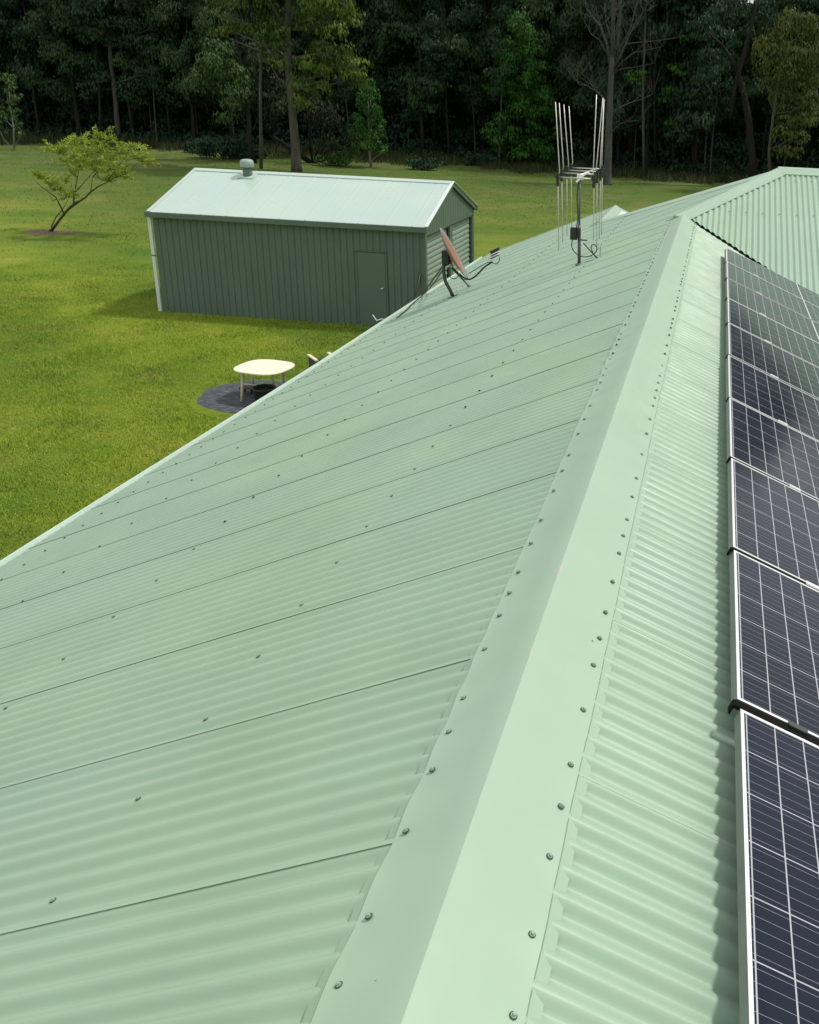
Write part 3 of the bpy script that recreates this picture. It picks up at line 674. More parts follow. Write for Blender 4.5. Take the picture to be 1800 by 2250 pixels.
# roof vent
vx, vy = SX+1.75, ym-.30; vz = zt-.30*tan(aR)+.03
b = MB(); b.lathe((vx, vy, vz-.02), [(.13, -.02), (.135, .05), (.15, .26)], 24); vt = b.build('vent_throat', M['shedwall'], shed, True, SO)
b = MB(); b.lathe((vx, vy, vz+.24), [(.15, 0), (.195, .01), (.20, .10), (.195, .17), (.16, .215), (.09, .235), (.02, .24)], 28); b.build('vent_dome', painted('vent_paint', (.30, .40, .34), .4), shed, True, SO)
b = MB(); b.box((vx, vy-.02, vz+.0), (.52, .42, .02), Matrix.Rotation(aR, 3, 'X')); b.build('vent_flashing', M['shedroof'], shed, org=SO)
# black pole leaning on the shed
b = MB(); b.tube([(SX+7.50, SY-.55, GZ), (SX+7.80, SY-.06, GZ+1.62)], .028, 8); o = b.build('leaning_pole', M['black'], None, True); tag(o, 'thin black pole leaning on the shed wall right of the door', 'pole')

# ================================================================ LAWN FURNITURE
TZ = GZ+.72
tc = Vector((-8.92, 18.76, GZ)); tb = thing('patio_table', tc, 'cream rounded patio table standing on the dark round mat', 'table')
pts = []; c4 = [on_plane(x, y, Vector((0, 0, 1)), TZ) for x, y in ((512, 812), (575, 785), (637, 800), (600, 826))]
ctr = sum(c4, Vector())/4; a1 = (c4[0]-c4[2])/2; 
ang = atan2(a1.y, a1.x)
b = MB(); n = 48; ring = []
for i in range(n):
    t = 2*pi*i/n; e = 2/3.0
    x = .55*math.copysign(abs(cos(t))**e, cos(t)); y_ = .56*math.copysign(abs(sin(t))**e, sin(t))
    ring.append((x, y_))
TA = ang+pi/4
rot = lambda x, y_: (ctr.x+cos(TA)*x-sin(TA)*y_, ctr.y+sin(TA)*x+cos(TA)*y_)
V = []; lev = [(.96, -.035), (1.0, -.030), (1.01, -.012), (1.0, 0.0), (.97, .004), (.94, .001)]
for s_, dz in lev:
    for (x, y_) in ring: X_, Y_ = rot(x*s_, y_*s_); V.append((X_, Y_, TZ+dz))
F = [tuple(range(n))[::-1], tuple((len(lev)-1)*n+i for i in range(n))]
for k_ in range(len(lev)-1):
    for i in range(n): F.append((k_*n+i, k_*n+(i+1) % n, (k_+1)*n+(i+1) % n, (k_+1)*n+i))
b.add(V, F); b.build('tabletop', M['white'], tb, org=tc)
legs = [on_ground(531, 886), on_ground(555.5, 856), on_ground(605, 868), on_ground(627, 858)]
tops = [on_plane(x, y, Vector((0, 0, 1)), TZ-.03) for x, y in ((527, 815), (553, 793), (599, 820), (626, 808))]
for g, t_ in zip(legs, tops):
    t2 = Vector((t_.x, t_.y, TZ-.03)); t2 = ctr.xy.to_3d()*.12 + t2*.88; t2.z = TZ-.03
    b = MB(); b.tube([Vector((g.x, g.y, GZ+.01)), t2], [.030, .034], 10); b.build('leg', M['tableleg'], tb, True, tc)
# mat
mc = Vector((-9.04, 18.74, GZ)); b = MB(); V = []; F = []; n = 60; rr = 12
for i in range(rr+1):
    for j in range(n):
        a = 2*pi*j/n; r = (1.42+.05*sin(a*3+1)+.03*sin(a*7)+.02*sin(j*2.1))*i/rr
        z = .022+.010*sin(a*5+r*6)*min(1, r)+.008*sin(r*9+a*2)
        if i == rr: z = -.01
        V.append((mc.x+r*cos(a), mc.y+.12+.84*r*sin(a), GZ+z+.01))
for i in range(rr):
    for j in range(n): F.append((i*n+j, (i+1)*n+j, (i+1)*n+(j+1) % n, i*n+(j+1) % n))
b.add(V, F); o = b.build('round_mat', M['mat'], None, True, mc); o.location = mc; tag(o, 'round dark grey mat lying on the lawn under the table', 'mat')
# tub, wire stand under table
g = on_ground(583, 884); tub = thing('garden_tub', g, 'dark green round tub under the cream table', 'tub')
b = MB(); b.lathe((0, 0, 0), [(.19, .03), (.20, .05), (.235, .30), (.25, .31), (.25, .34), (.225, .34), (.19, .06)], 28); b.build('pot', M['tub'], tub, True)
b = MB(); b.lathe((0, 0, .26), [(.222, 0), (.222, .02), (.1, .035)], 20); b.build('soil', M['barkdark'], tub, True)
g = on_ground(546, 866); ws = thing('small_stool', g, 'small low brown stool with pale rim left of the dark tub', 'stool')
b = MB(); b.box((0, 0, .16), (.30, .24, .03)); b.build('seat', plain('brown_board', (.10, .07, .06), .8), ws)
b = MB(); b.box((0, .125, .175), (.32, .02, .02)); b.box((.155, 0, .175), (.02, .24, .02)); b.build('rim', M['whitepl'], ws)
for sx_ in (-1, 1):
    for sy_ in (-1, 1):
        b = MB(); b.box((sx_*.12, sy_*.09, .075), (.03, .03, .15)); b.build('leg', M['barkdark'], ws)
# armchair
A1, A2 = Vector((-8.56, 20.20, GZ)), Vector((-8.20, 19.80, GZ)); B1 = Vector((-8.50, 20.90, GZ))
u_ = (A2-A1).normalized(); v_ = Vector((-u_.y, u_.x, 0)); v_ = v_ if v_.dot(B1-A1) > 0 else -v_
cc = A1+u_*.28+v_*.26+Vector((-.05, .06, 0)); ch = thing('garden_armchair', cc, 'dark outdoor armchair with cream arm tops behind the roof edge', 'armchair')
Rc = Matrix(((u_.x, v_.x, 0), (u_.y, v_.y, 0), (0, 0, 1)))
for k_ in (-1, 1):
    b = MB(); b.box(Rc @ Vector((0, k_*.23, .30)), (.50, .035, .56), Rc); b.build('side_panel', M['chaird'], ch)
    b = MB(); b.box(Rc @ Vector((0, k_*.23, .60)), (.56, .075, .028), Rc); b.build('arm_top', M['chairl'], ch)
b = MB(); b.box(Rc @ Vector((0, 0, .36)), (.50, .42, .05), Rc); b.build('seat', M['chaird'], ch)
b = MB(); b.lathe(Rc @ Vector((.0, 0, .385)), [(.235, 0), (.25, .04), (.24, .09), (.15, .12), (.02, .125)], 20); b.build('cushion', M['cushion'], ch, True)
b = MB(); b.box(Rc @ Vector((.26, 0, .42)), (.035, .42, .40), Rc); b.build('backrest', M['chaird'], ch)

# ================================================================ GROUND
b = MB(); xs = [-700, -200] + list(range(-120, 61, 4)) + [200, 700]; ys = [-500, -60] + list(range(-20, 121, 4)) + [220, 900]
def gz(x, y): return GZ + (0.10*sin(x*.06+1)*sin(y*.05) if y > 45 else 0) + max(0, y-84-.0*x)*.04*(y < 900)
V = [(x, y, gz(x, y)-(.0)) for y in ys for x in xs]; nx = len(xs)
b.add(V, [(j*nx+i, j*nx+i+1, (j+1)*nx+i+1, (j+1)*nx+i) for j in range(len(ys)-1) for i in range(nx-1)])
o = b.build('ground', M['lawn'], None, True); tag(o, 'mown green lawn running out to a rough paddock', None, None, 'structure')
# mulch ring
lt = Vector((-27.83, 38.32, GZ)); b = MB(); n = 40; V = [(0, 0, .03)]
for rad_, z in ((.6, .03), (1.05, -.02)):
    for j in range(n):
        a = 2*pi*j/n; r = rad_*(1+.12*sin(a*3)+.08*sin(a*7+1)); V.append((r*cos(a)*1.15, r*sin(a), z))
b.add(V, [(0, 1+j, 1+(j+1) % n) for j in range(n)]+[(1+j, 1+n+j, 1+n+(j+1) % n, 1+(j+1) % n) for j in range(n)])
o = b.build('mulch', M['mulch'], None, True); o.location = lt; tag(o, 'bare brown mulch ring round the leaning tree', 'mulch', None, 'stuff')
# grass blades
def blades(name, n, xr, yr, h0, h1, wd, mat, dens=None, ):
    X = rng.uniform(*xr, n); Yv = rng.uniform(*yr, n)
    if dens is not None: m_ = dens(X, Yv); X = X[m_]; Yv = Yv[m_]
    n = len(X); a = rng.uniform(0, 2*pi, n); h_ = rng.uniform(h0, h1, n)*(.7+.5*np.sin(X*1.3+2*np.sin(Yv*.7))**2); lean = rng.normal(0, .45, (n, 2))
    zb = np.full(n, GZ-.005) + np.where(Yv > 45, .10*np.sin(X*.06+1)*np.sin(Yv*.05), 0) + np.maximum(0, Yv-84)*.04
    B = np.stack([X, Yv, zb], 1); d = np.stack([np.cos(a), np.sin(a), 0*a], 1)*wd
    tip = B + np.stack([lean[:, 0]*h_, lean[:, 1]*h_, h_], 1)
    return quadmesh(name, np.stack([B-d, B+d, tip], 1), mat, nv=3)
def vis_lawn(X, Yv):     # keep blades out from under the house, shed, mat
    return ~((X > -5.0)) & ~((X > SX-.1) & (X < SX+SLn+.1) & (Yv > SY-.05) & (Yv < SY+SWd+.1)) & ((X-mc.x)**2+(Yv-mc.y)**2 > 1.45**2) & ((X-lt.x)**2+(Yv-lt.y)**2 > .9)
def lawn_d(X, Yv): return vis_lawn(X, Yv) & (rng.uniform(24, 34, len(X)) > Yv)
o = blades('lawn_grass', 420000, (-24, -4.6), (8, 34), .025, .075, .009, M['blade'], lawn_d); tag(o, 'short lawn grass between the house and the shed', 'grass', None, 'stuff')
def rough(X, Yv):
    f = .5*np.sin(X*.31+1.9*np.sin(Yv*.17+.5))+.4*np.sin(Yv*.27+X*.13)+.35*np.sin(X*.83+Yv*.71+2*np.sin(Yv*.5))+.25*np.sin(X*1.9-Yv*1.3)
    return vis_lawn(X, Yv) & (rng.uniform(-1.2, 1.2, len(X)) < f) & (rng.uniform(22, 40, len(X)) < Yv)
o = blades('paddock_grass', 260000, (-75, 20), (22, 86), .03, .11, .016, M['blade2'], rough); tag(o, 'rougher paddock grass beyond the shed', 'grass', None, 'stuff')
o = blades('long_grass', 110000, (-82, 24), (80, 93), .15, .8, .035, leafmat('long_grass_blades', (.035, .055, .015), (.065, .085, .024), (.12, .12, .05)), lambda X, Yv: rng.uniform(-3, 2.5, len(X))+1.6*np.sin(X*.5)+1.2*np.sin(X*1.7) < Yv-np.where(X < -25, 88.5, 88.5-(X+25)*.16)+2); tag(o, 'long rank grass along the foot of the forest', 'grass', None, 'stuff')

# ================================================================ TREES
def leaf_cloud(clumps, per, size, droop=.5, nscale=.55, flat=.8, seed=0, asp=.42):
    """clumps: (x,y,z,r). Leaf quads set round each clump's outer shell, roughly facing outwards."""
    r_ = np.random.default_rng(seed); out = []
    for (cx_, cy_, cz_, rad_) in clumps:
        n = int(per*(rad_**1.7)) + 6
        d = r_.normal(size=(n, 3)); d /= np.linalg.norm(d, axis=1)[:, None]
        d[:, 2] = np.where(d[:, 2] < -.35, -d[:, 2]*.6, d[:, 2]); d /= np.linalg.norm(d, axis=1)[:, None]
        lob = 1+.22*np.sin(d[:, 0]*5+cx_*3)+.20*np.sin(d[:, 1]*6+cy_*2+cz_)+.15*np.sin(d[:, 2]*7+cx_)
        rr_ = rad_*lob*r_.uniform(.35, 1.0, n)**.45
        P = np.array([cx_, cy_, cz_]) + d*rr_[:, None]*np.array([1, 1, flat])
        nn = d + r_.normal(scale=nscale, size=(n, 3)); nn[:, 2] += .25; nn /= np.linalg.norm(nn, axis=1)[:, None]
        t = np.cross(nn, np.array([0, 0, 1.])); t += r_.normal(scale=.25, size=(n, 3)); t /= (np.linalg.norm(t, axis=1)[:, None]+1e-6)
        b_ = np.cross(nn, t); b_[:, 2] -= droop; b_ /= np.linalg.norm(b_, axis=1)[:, None]
        s = size*r_.uniform(.6, 1.35, n)[:, None]
        out.append(np.stack([P-t*s*asp, P-b_*s*.9, P+t*s*asp, P+b_*s*1.0], 1))
    return np.concatenate(out)
def limb(b, p, d, L, r, depth, spread, tips, seed, up=.25, n=6):
    rr_ = random.Random(seed); pts = [Vector(p)]; rad = [r]; d = Vector(d).normalized(); seg = 5
    for i in range(seg):
        d = (d + Vector((rr_.uniform(-.22, .22), rr_.uniform(-.22, .22), rr_.uniform(-.1, .2)+up*.12))).normalized()
        pts.append(pts[-1]+d*L/seg); rad.append(r*(1-.62*(i+1)/seg))
    b.tube(pts, rad, n)
    tips.append(pts[-1])
    if depth > 0:
        for k_ in range(rr_.choice((2, 3, 3))):
            i = rr_.randint(2, seg); a = rr_.uniform(0, 2*pi)
            side = Vector((cos(a), sin(a), rr_.uniform(-.1, .6)))
            limb(b, pts[i], (d+side*spread), L*rr_.uniform(.5, .75), rad[i]*.65, depth-1, spread, tips, seed*7+k_*13+i, up, max(4, n-1))
def trunk_path(h, lean, seed, wob=.15):
    rr_ = random.Random(seed); return [Vector((lean[0]*(z/h)+wob*sin(z*.4+seed)*(z/h+.1), lean[1]*(z/h)+wob*cos(z*.33+seed)*(z/h+.1), z)) for z in [h*i/9 for i in range(10)]]
def forest_template(kind, seed):
    """tall gum: bare trunk below, clumpy crown above. returns (trunk mesh, crown mesh)"""
    rr_ = random.Random(seed); h = rr_.uniform(19, 25); b = MB(); path = trunk_path(h*.92, (rr_.uniform(-1.5, 1.5), rr_.uniform(-1, 1)), seed, .25)
    r0 = rr_.uniform(.13, .26); b.tube(path, [r0*1.35]+[r0*(1-.8*i/9) for i in range(1, 10)], 7)
    tips = []; base = rr_.uniform(.10, .26) if kind != 'tall' else .36
    nl = 17
    for i in range(nl):
        f_ = base+(1-base)*i/nl; zi = f_*9; k_ = min(8, int(zi)); p = path[k_].lerp(path[k_+1], zi-k_)
        a = rr_.uniform(0, 2*pi); L = (2.9-1.3*f_)*rr_.uniform(.7, 1.3)
        limb(b, p, (cos(a), sin(a), rr_.uniform(.1, .8)), L, r0*(.42-.25*f_), 1, .8, tips, seed*31+i)
    cl = []
    for t_ in tips:
        for _ in range(rr_.choice((1, 2))): cl.append((t_.x+rr_.uniform(-.5, .5), t_.y+rr_.uniform(-.5, .5), t_.z+rr_.uniform(-.9, .4), rr_.uniform(.75, 1.6)))
    return b, cl
TPL = []
for i, kind in enumerate(['full', 'tall', 'full', 'full', 'tall', 'full']):
    b, cl = forest_template(kind, 11+i)
    tm = bpy.data.meshes.new('trunk'); tm.from_pydata([tuple(v) for v in b.v], [], b.f); tm.update(); tm.materials.append(M['barkdark'])
    tm.polygons.foreach_set('use_smooth', [True]*len(tm.polygons))
    V = leaf_cloud(cl, 160, .18, .7, .38, .8, i); o = quadmesh('crown', V, M['leafdark'] if i % 2 == 0 else leafmat('gum_leaves_%s' % 'abcdef'[i], (.022, .054, .022), (.040, .086, .030), (.066, .122, .036)))
    cm = o.data; bpy.data.objects.remove(o); TPL.append((tm, cm))
def edge_y(x): return 88.5 + (0 if x < -25 else (x+25)*-.16)
hero_x = [(-31.5, 71.9), (-27.9, 79.4), (-60., 90.), (-17.5, 80.), (-14.5, 80), (2.5, 76.), (5, 76), (-67, 80.)]
frn = random.Random(5); ORD = 'first second third fourth fifth sixth seventh eighth ninth tenth eleventh twelfth thirteenth fourteenth fifteenth sixteenth seventeenth eighteenth nineteenth twentieth'.split(); front = []; rows = [(2.0, 3.3, 0), (5.5, 3.4, 1), (10, 3.8, 1), (15, 4.4, 2), (22, 5.0, 2), (31, 6, 2)]
nfor = 0
for (dy, stp, lv) in rows:
    x = -84-frn.uniform(0, 3)
    while x < 26+dy*.5:
        xx = x+frn.uniform(-1, 1); yy = edge_y(xx)+dy+frn.uniform(-1.2, 1.2)
        x += stp*frn.uniform(.75, 1.25)
        tm, cm = frn.choice(TPL)
        if lv < 2 and any(abs(xx*hy/yy-hx) < 3.6 and hy < yy for hx, hy in hero_x) and dy < 4: continue
        lab = {0: 'dark gum tree in the front rank of the forest edge', 1: 'dark gum tree just behind the forest edge', 2: 'dark gum tree deep inside the forest'}[lv]
        grp = {0: 'front rank of forest trees', 1: 'second rank of forest trees', 2: 'trees deep in the forest'}[lv]
        t_ = thing('gum_tree', (xx, yy, gz(xx, yy)), lab, 'tree', grp, frn.uniform(0, 6.28)); s = frn.uniform(.75, 1.12)*(.84 if xx > -6 and lv > 0 else 1); t_.scale = (s, s, s*frn.uniform(.9, 1.1))
        for nm, me in (('trunk', tm), ('crown', cm)):
            o = bpy.data.objects.new(nm, me); COL.objects.link(o); o.parent = t_
        nfor += 1
        if lv == 0: front.append(t_)
def px_x(p):
    d = Vector(p)-CAM; return 900+PPX+FPX*d.dot(RT)/d.dot(FW)
front = sorted([t_ for t_ in front if -60 < px_x(t_.location) < 1860], key=lambda t_: px_x(t_.location))
for i, t_ in enumerate(front):
    if i < len(ORD): t_['label'] = '%s dark gum from the left in the front rank of the forest edge' % ORD[i]
# leaf-littered forest floor
b = MB(); V = []; fx = list(range(-120, 61, 3)); fy = [-1.2, 2, 6, 12, 20, 30, 45, 60, 120]
for i, x in enumerate(fx):
    for k_, d_ in enumerate(fy):
        yy = edge_y(x)+d_+(1.1*sin(x*.9)+.7*sin(x*2.3) if k_ == 0 else 0); V.append((x, yy, gz(x, yy)+(.03 if k_ else -.02)))
nf = len(fy); b.add(V, [(i*nf+k_, (i+1)*nf+k_, (i+1)*nf+k_+1, i*nf+k_+1) for i in range(len(fx)-1) for k_ in range(nf-1)])
k = N('leaf_litter'); k.set(k.ramp(k.noise(k.pos(), 1.5, 6, .7), [(.3, (.012, .014, .008)), (.7, (.045, .040, .024))]), .95, 0., .1)
o = b.build('forest_floor', k.m, None, True); tag(o, 'dark leaf-littered floor under the forest', None, None, 'structure')
# saplings along the edge: thin pale poles with little tops
b = MB(); tips = []; b.tube(trunk_path(9, (.5, .2), 3, .15), [.07]*4+[.055]*3+[.03]*3, 6)
tm = bpy.data.meshes.new('trunk'); tm.from_pydata([tuple(v) for v in b.v], [], b.f); tm.materials.append(M['bark'])
o = quadmesh('crown', leaf_cloud([(frn.uniform(-1, 1)+.4, frn.uniform(-1, 1), frn.uniform(4.5, 10), frn.uniform(.4, .8)) for _ in range(16)], 150, .15, .6, .6, .8, 50), M['leafdark']); cm = o.data; bpy.data.objects.remove(o)
for i in range(16):
    xx = frn.uniform(-72, 14); yy = edge_y(xx)+frn.uniform(-1.5, 3); t_ = thing('sapling', (xx, yy, gz(xx, yy)), 'thin young gum sapling at the foot of the forest', 'tree', 'thin saplings at the forest edge', frn.uniform(0, 6)); s = frn.uniform(.6, 1.1); t_.scale = (s*.9, s*.9, s)
    for nm, me in (('trunk', tm), ('crown', cm)):
        o = bpy.data.objects.new(nm, me); COL.objects.link(o); o.parent = t_
# understorey and deep forest mass
cl = []
for i in range(2200):
    xx = frn.uniform(-86, 30); dy = frn.uniform(1, 20); yy = edge_y(xx)+dy; cl.append((xx, yy, gz(xx, yy)+frn.uniform(-.2, .7)*(1 if dy < 4 else 3.4), frn.uniform(.5, 1.2)*(1 if dy < 4 else 1.5)))
V = leaf_cloud(cl, 60, .22, .1, .7, .7, 77); o = quadmesh('undergrowth', V, M['leafdark']); tag(o, 'dark undergrowth filling the forest floor', 'undergrowth', None, 'stuff')
cl = []
for i in range(2600):
    xx = frn.uniform(-115, 55); yy = edge_y(0)+frn.uniform(34, 52); cl.append((xx, yy, gz(xx, yy)+frn.uniform(0, 15 if xx < -4 else 12), frn.uniform(1.4, 2.8)))
V = leaf_cloud(cl, 26, .55, .4, .6, .8, 78); o = quadmesh('far_forest', V, M['leafdark']); tag(o, 'far dark mass of forest behind the trees', 'forest', None, 'stuff')

def px_clumps(lst, X0, Y0, sc, Yd, jit=1.6, seed=3, k_=1.0):
    rr_ = random.Random(seed); out = []
    for (x, y, r) in lst:
        Yq = Yd+rr_.uniform(-jit, jit); p = at(X0+x/sc, Y0+y/sc, Yq); out.append((p.x, p.y, p.z, r/sc*(Yq/FPX)*1.0*k_))
    return out
def hero(name, base, path, rads, clumps, lab, cat, bark_, leaf_, per, size, droop=.6, seed=1, limbs=True, nscale=.30, n=10, flat=.8, inner=True):
    t_ = thing(name, base, lab, cat); base = Vector(base)
    b = MB(); b.tube(path, rads, n); path = [Vector(p) for p in path]
    if limbs:
        rr_ = random.Random(seed)
        for (x, y, z, r) in clumps:
            c_ = Vector((x, y, z)); best = min(path, key=lambda p: (p-c_).length + (3 if p.z > z-.2 else 0))
            i = path.index(best); L = (c_-best).length
            if L < .3 or rr_.random() < .45: continue
            m1 = best.lerp(c_, .5)+Vector((rr_.uniform(-.14, .14)*L, rr_.uniform(-.14, .14)*L, rr_.uniform(-.16, .05)*L))
            r0 = min(rads[i]*.5, .018*L+.02); b.tube([best, m1, c_], [r0, r0*.6, r0*.2], 6)
    b.build('trunk', bark_, t_, True, base)
    if clumps:
        V = leaf_cloud(clumps, per, size, droop, nscale, flat, seed); V = V - np.array([base.x, base.y, base.z]); quadmesh('crown', V, leaf_, t_)
    return t_
# big eucalypt behind the shed
g = Vector((-31.46, 71.88, GZ)); tp = lambda z, dx=0, dy=0: g+Vector((dx, dy, z))
path = [tp(-.1), tp(.5), tp(1.5, .02), tp(4, .0), tp(6, -.05), tp(8, -.1), tp(10, .05), tp(12.5, .3), tp(16, .5), tp(20, .6), tp(23, .4)]
rads = [.47, .40, .33, .30, .28, .26, .24, .22, .17, .1, .04]
cl1 = [(900, 90, 70), (1000, 150, 90), (1150, 100, 100), (1280, 160, 100), (950, 240, 90), (1180, 290, 80), (1080, 50, 80), (1060, 210, 70), (1220, 60, 90), (980, 20, 90), (860, 210, 50), (1330, 210, 50),
       (1080, 440, 85), (1240, 450, 75), (1180, 540, 75), (1340, 570, 85), (1300, 640, 70), (1385, 720, 60), (1120, 500, 60), (1290, 520, 60), (1360, 650, 55), (870, 730, 65), (930, 700, 60), (860, 860, 75), (900, 900, 60), (920, 560, 70), (1010, 620, 70), (1110, 620, 70), (1040, 760, 70), (960, 820, 60)]
cl1b = [(620, 270, 85), (700, 300, 65), (640, 200, 60), (560, 30, 80), (430, 50, 70), (330, 110, 80), (450, 150, 60), (180, 30, 60), (250, 60, 70), (530, 130, 60), (700, 120, 60), (650, 380, 70), (720, 400, 60), (560, 330, 60), (480, 260, 60), (380, 230, 60), (300, 260, 60), (200, 290, 60), (600, 480, 70), (700, 560, 70)]
up = [(g.x+random.uniform(-5, 5), g.y+random.uniform(-3, 3), GZ+random.uniform(12.5, 21), random.uniform(.9, 1.6)) for _ in range(60)]
hero('eucalypt_tree', g, path, rads, px_clumps(cl1, 430, 0, 3.833, 72, 2.2, 3, 1.5)+px_clumps(cl1b, 430, 0, 3.833, 73, 2.2, 4, 1.5)+up, 'big eucalypt with yellow-green clumps and thick bare trunk behind the shed', 'tree', M['bark'], M['leafyel'], 210, .15, .8, 5)
# darker bushy tree to its left
g2 = on_ground(560, 360)
cl2 = [(130, 400, 60), (200, 470, 85), (100, 500, 60), (340, 640, 85), (400, 700, 60), (70, 690, 85), (0, 720, 70), (250, 750, 65), (160, 560, 80), (260, 560, 70), (330, 820, 80), (400, 880, 60), (250, 1010, 70), (200, 640, 60), (100, 600, 60), (420, 800, 60), (300, 900, 60)]
path2 = [Vector((g2.x, g2.y, GZ)), at(548, 300, g2.y), at(545, 230, g2.y), at(535, 170, g2.y), at(520, 100, g2.y), at(515, 30, g2.y)]
hero('eucalypt_tree', path2[0], path2, [.2, .17, .15, .12, .08, .04], px_clumps(cl2, 430, 0, 3.833, g2.y, 1.5, 6, 1.45), 'mid green bushy gum with flat leaf pads left of the big eucalypt', 'tree', M['barkdark'], M['leafmid'], 210, .15, .5, 8)
# olive drab gum filling between
cl3 = [(x_, y_, 75) for x_ in (450, 560, 660, 740) for y_ in (420, 520, 620, 720, 820, 900)] + [(1000, 900, 80), (1100, 960, 90), (1080, 1060, 80), (1150, 1020, 60), (980, 1000, 70), (700, 940, 70), (640, 980, 60), (1130, 1210, 60), (1180, 1250, 50), (1290, 1140, 60), (1320, 1200, 50)]
g3 = on_ground(640, 362)
path3 = [Vector((g3.x+1, g3.y+2, GZ)), at(600, 300, g3.y+2), at(600, 200, g3.y+2), at(605, 100, g3.y+2), at(600, 20, g3.y+2)]
hero('gum_tree', path3[0], path3, [.22, .2, .17, .12, .06], px_clumps(cl3, 430, 0, 3.833, g3.y+2, 2, 9, 1.4), 'drab olive gum standing close behind the big eucalypt', 'tree', M['barkdark'], leafmat('olive_gum_leaves', (.020, .030, .012), (.032, .044, .016), (.05, .062, .022)), 170, .16, .7, 9)
# left slender leaning gum
def PT(lst, X0, Y0, sc, Yd): return [at(X0+x/sc, Y0+y/sc, Yd) for x, y in lst]
gy = 90.0; pth = PT([(1015, 1290), (1000, 1150), (985, 1000), (975, 850), (960, 700), (935, 550), (925, 400), (920, 250), (915, 100), (910, 0), (905, -150), (900, -350)], 0, 0, 3.833, gy)
cl4 = [(1000, 200, 100), (1100, 230, 90), (1180, 240, 70), (950, 300, 70), (1150, 100, 100), (1280, 120, 80), (1370, 190, 80), (1420, 260, 60), (1300, 230, 80), (1200, 40, 80), (1060, 60, 80), (860, 230, 80), (800, 300, 70), (1060, 480, 90), (1170, 540, 70), (1190, 620, 50), (980, 480, 60), (1100, 780, 60), (740, 180, 90), (640, 80, 90), (760, 100, 70), (560, 120, 80), (1250, -60, 90), (1100, -80, 90), (900, -60, 90)]
hero('eucalypt_tree', pth[0], pth, [.28, .25, .24, .22, .21, .19, .17, .15, .13, .11, .08, .03], px_clumps(cl4, 0, 0, 3.833, gy, 2, 11, 1.3), 'slender leaning gum with long bare grey trunk behind the leaning shrub', 'tree', M['bark'], leafmat('grey_green_gum_leaves', (.022, .040, .018), (.040, .066, .024), (.075, .105, .035)), 190, .16, .8, 12)
# far left young tree with open branches
gl = on_ground(31, 330); pth = [Vector((gl.x, gl.y, GZ)), at(30, 280, gl.y), at(22, 230, gl.y), at(18, 170, gl.y)]
cl5 = [(20+random.uniform(-26, 30)*(1-.35*(290-y)/130), y, random.uniform(7, 12)) for y in range(165, 300, 5)]
hero('young_tree', pth[0], pth, [.07, .06, .045, .02], px_clumps(cl5, 0, 0, 1, gl.y, 1, 13), 'young open-branched tree at the far left forest edge', 'tree', M['barkpale'], M['leafmid'], 230, .13, .3, 13)
# conical bright tree right of the eucalypt, white stem
gc = on_ground(815, 369); cl6 = []
for y in range(182, 336, 6):
    f_ = (y-182)/154; wdt = 6+42*f_**.8*(1 if f_ < .85 else .75)
    for _ in range(2+int(3*f_)): cl6.append((808+random.uniform(-wdt, wdt), y+random.uniform(-3, 3), random.uniform(6, 11)))
pth = [Vector((gc.x, gc.y, GZ)), at(812, 330, gc.y), at(810, 260, gc.y), at(808, 185, gc.y)]
hero('young_tree', pth[0], pth, [.09, .08, .06, .02], px_clumps(cl6, 0, 0, 1, gc.y, 1.2, 14, 1.35), 'small bright green cone-shaped tree with a thin white trunk', 'tree', M['barkpale'], M['leafbright'], 230, .12, .35, 14)
# big bright tree behind the antenna's left
gb = on_ground(1150, 372); cl7 = []
for y in range(40, 352, 9):
    f_ = (y-40)/310; wdt = 8+72*min(1, f_*1.25)**.75*(1 if f_ < .9 else .7)
    for _ in range(2+int(5*min(1, f_*1.4))): cl7.append((1145+12*(f_-.5)+random.uniform(-wdt, wdt), y+random.uniform(-5, 5), random.uniform(9, 17)))
pth = [Vector((gb.x, gb.y+2, GZ)), at(1145, 300, gb.y+2), at(1143, 180, gb.y+2), at(1142, 50, gb.y+2)]
hero('broadleaf_tree', pth[0], pth, [.17, .15, .1, .03], px_clumps(cl7, 0, 0, 1, gb.y+2, 2.2, 15, 1.35), 'tall bright green leafy tree left of the antenna rods', 'tree', M['barkdark'], M['leafbright'], 170, .15, .3, 15)
# right-hand olive crown above the house hip
cl8 = []
for (x, y, r) in [(1520, 190, 110), (1600, 250, 100), (1460, 230, 80), (1650, 330, 80), (1540, 320, 110), (1380, 330, 90), (1320, 400, 90), (1440, 430, 110), (1580, 430, 110), (1680, 480, 90), (1340, 530, 100), (1480, 560, 110), (1620, 600, 110), (1700, 620, 80), (1400, 660, 100), (1540, 700, 110), (1660, 760, 90), (1440, 780, 100), (1580, 850, 100), (1500, 930, 90), (1640, 930, 80), (1440, 1030, 80), (1560, 1060, 80), (1480, 1170, 70), (1700, 250, 60), (1620, 160, 60), (1700, 880, 70)]: cl8.append((x, y, r))
gr = Vector((at(1697, 380, 76).x, 76, GZ)); pth = [gr, at(1690, 330, 76), at(1700, 250, 76), at(1715, 150, 76), at(1730, 70, 76)]
hero('eucalypt_tree', gr, pth, [.13, .11, .1, .07, .03], px_clumps(cl8, 1300, 0, 3.45, 76, 2, 16, 1.35), 'olive round-topped gum above the house roof at the right edge', 'tree', M['bark'], leafmat('bright_olive_leaves', (.040, .058, .012), (.070, .092, .018), (.13, .15, .03)), 190, .15, .9, 17)  # lighter olive foliage, tone varied by noise
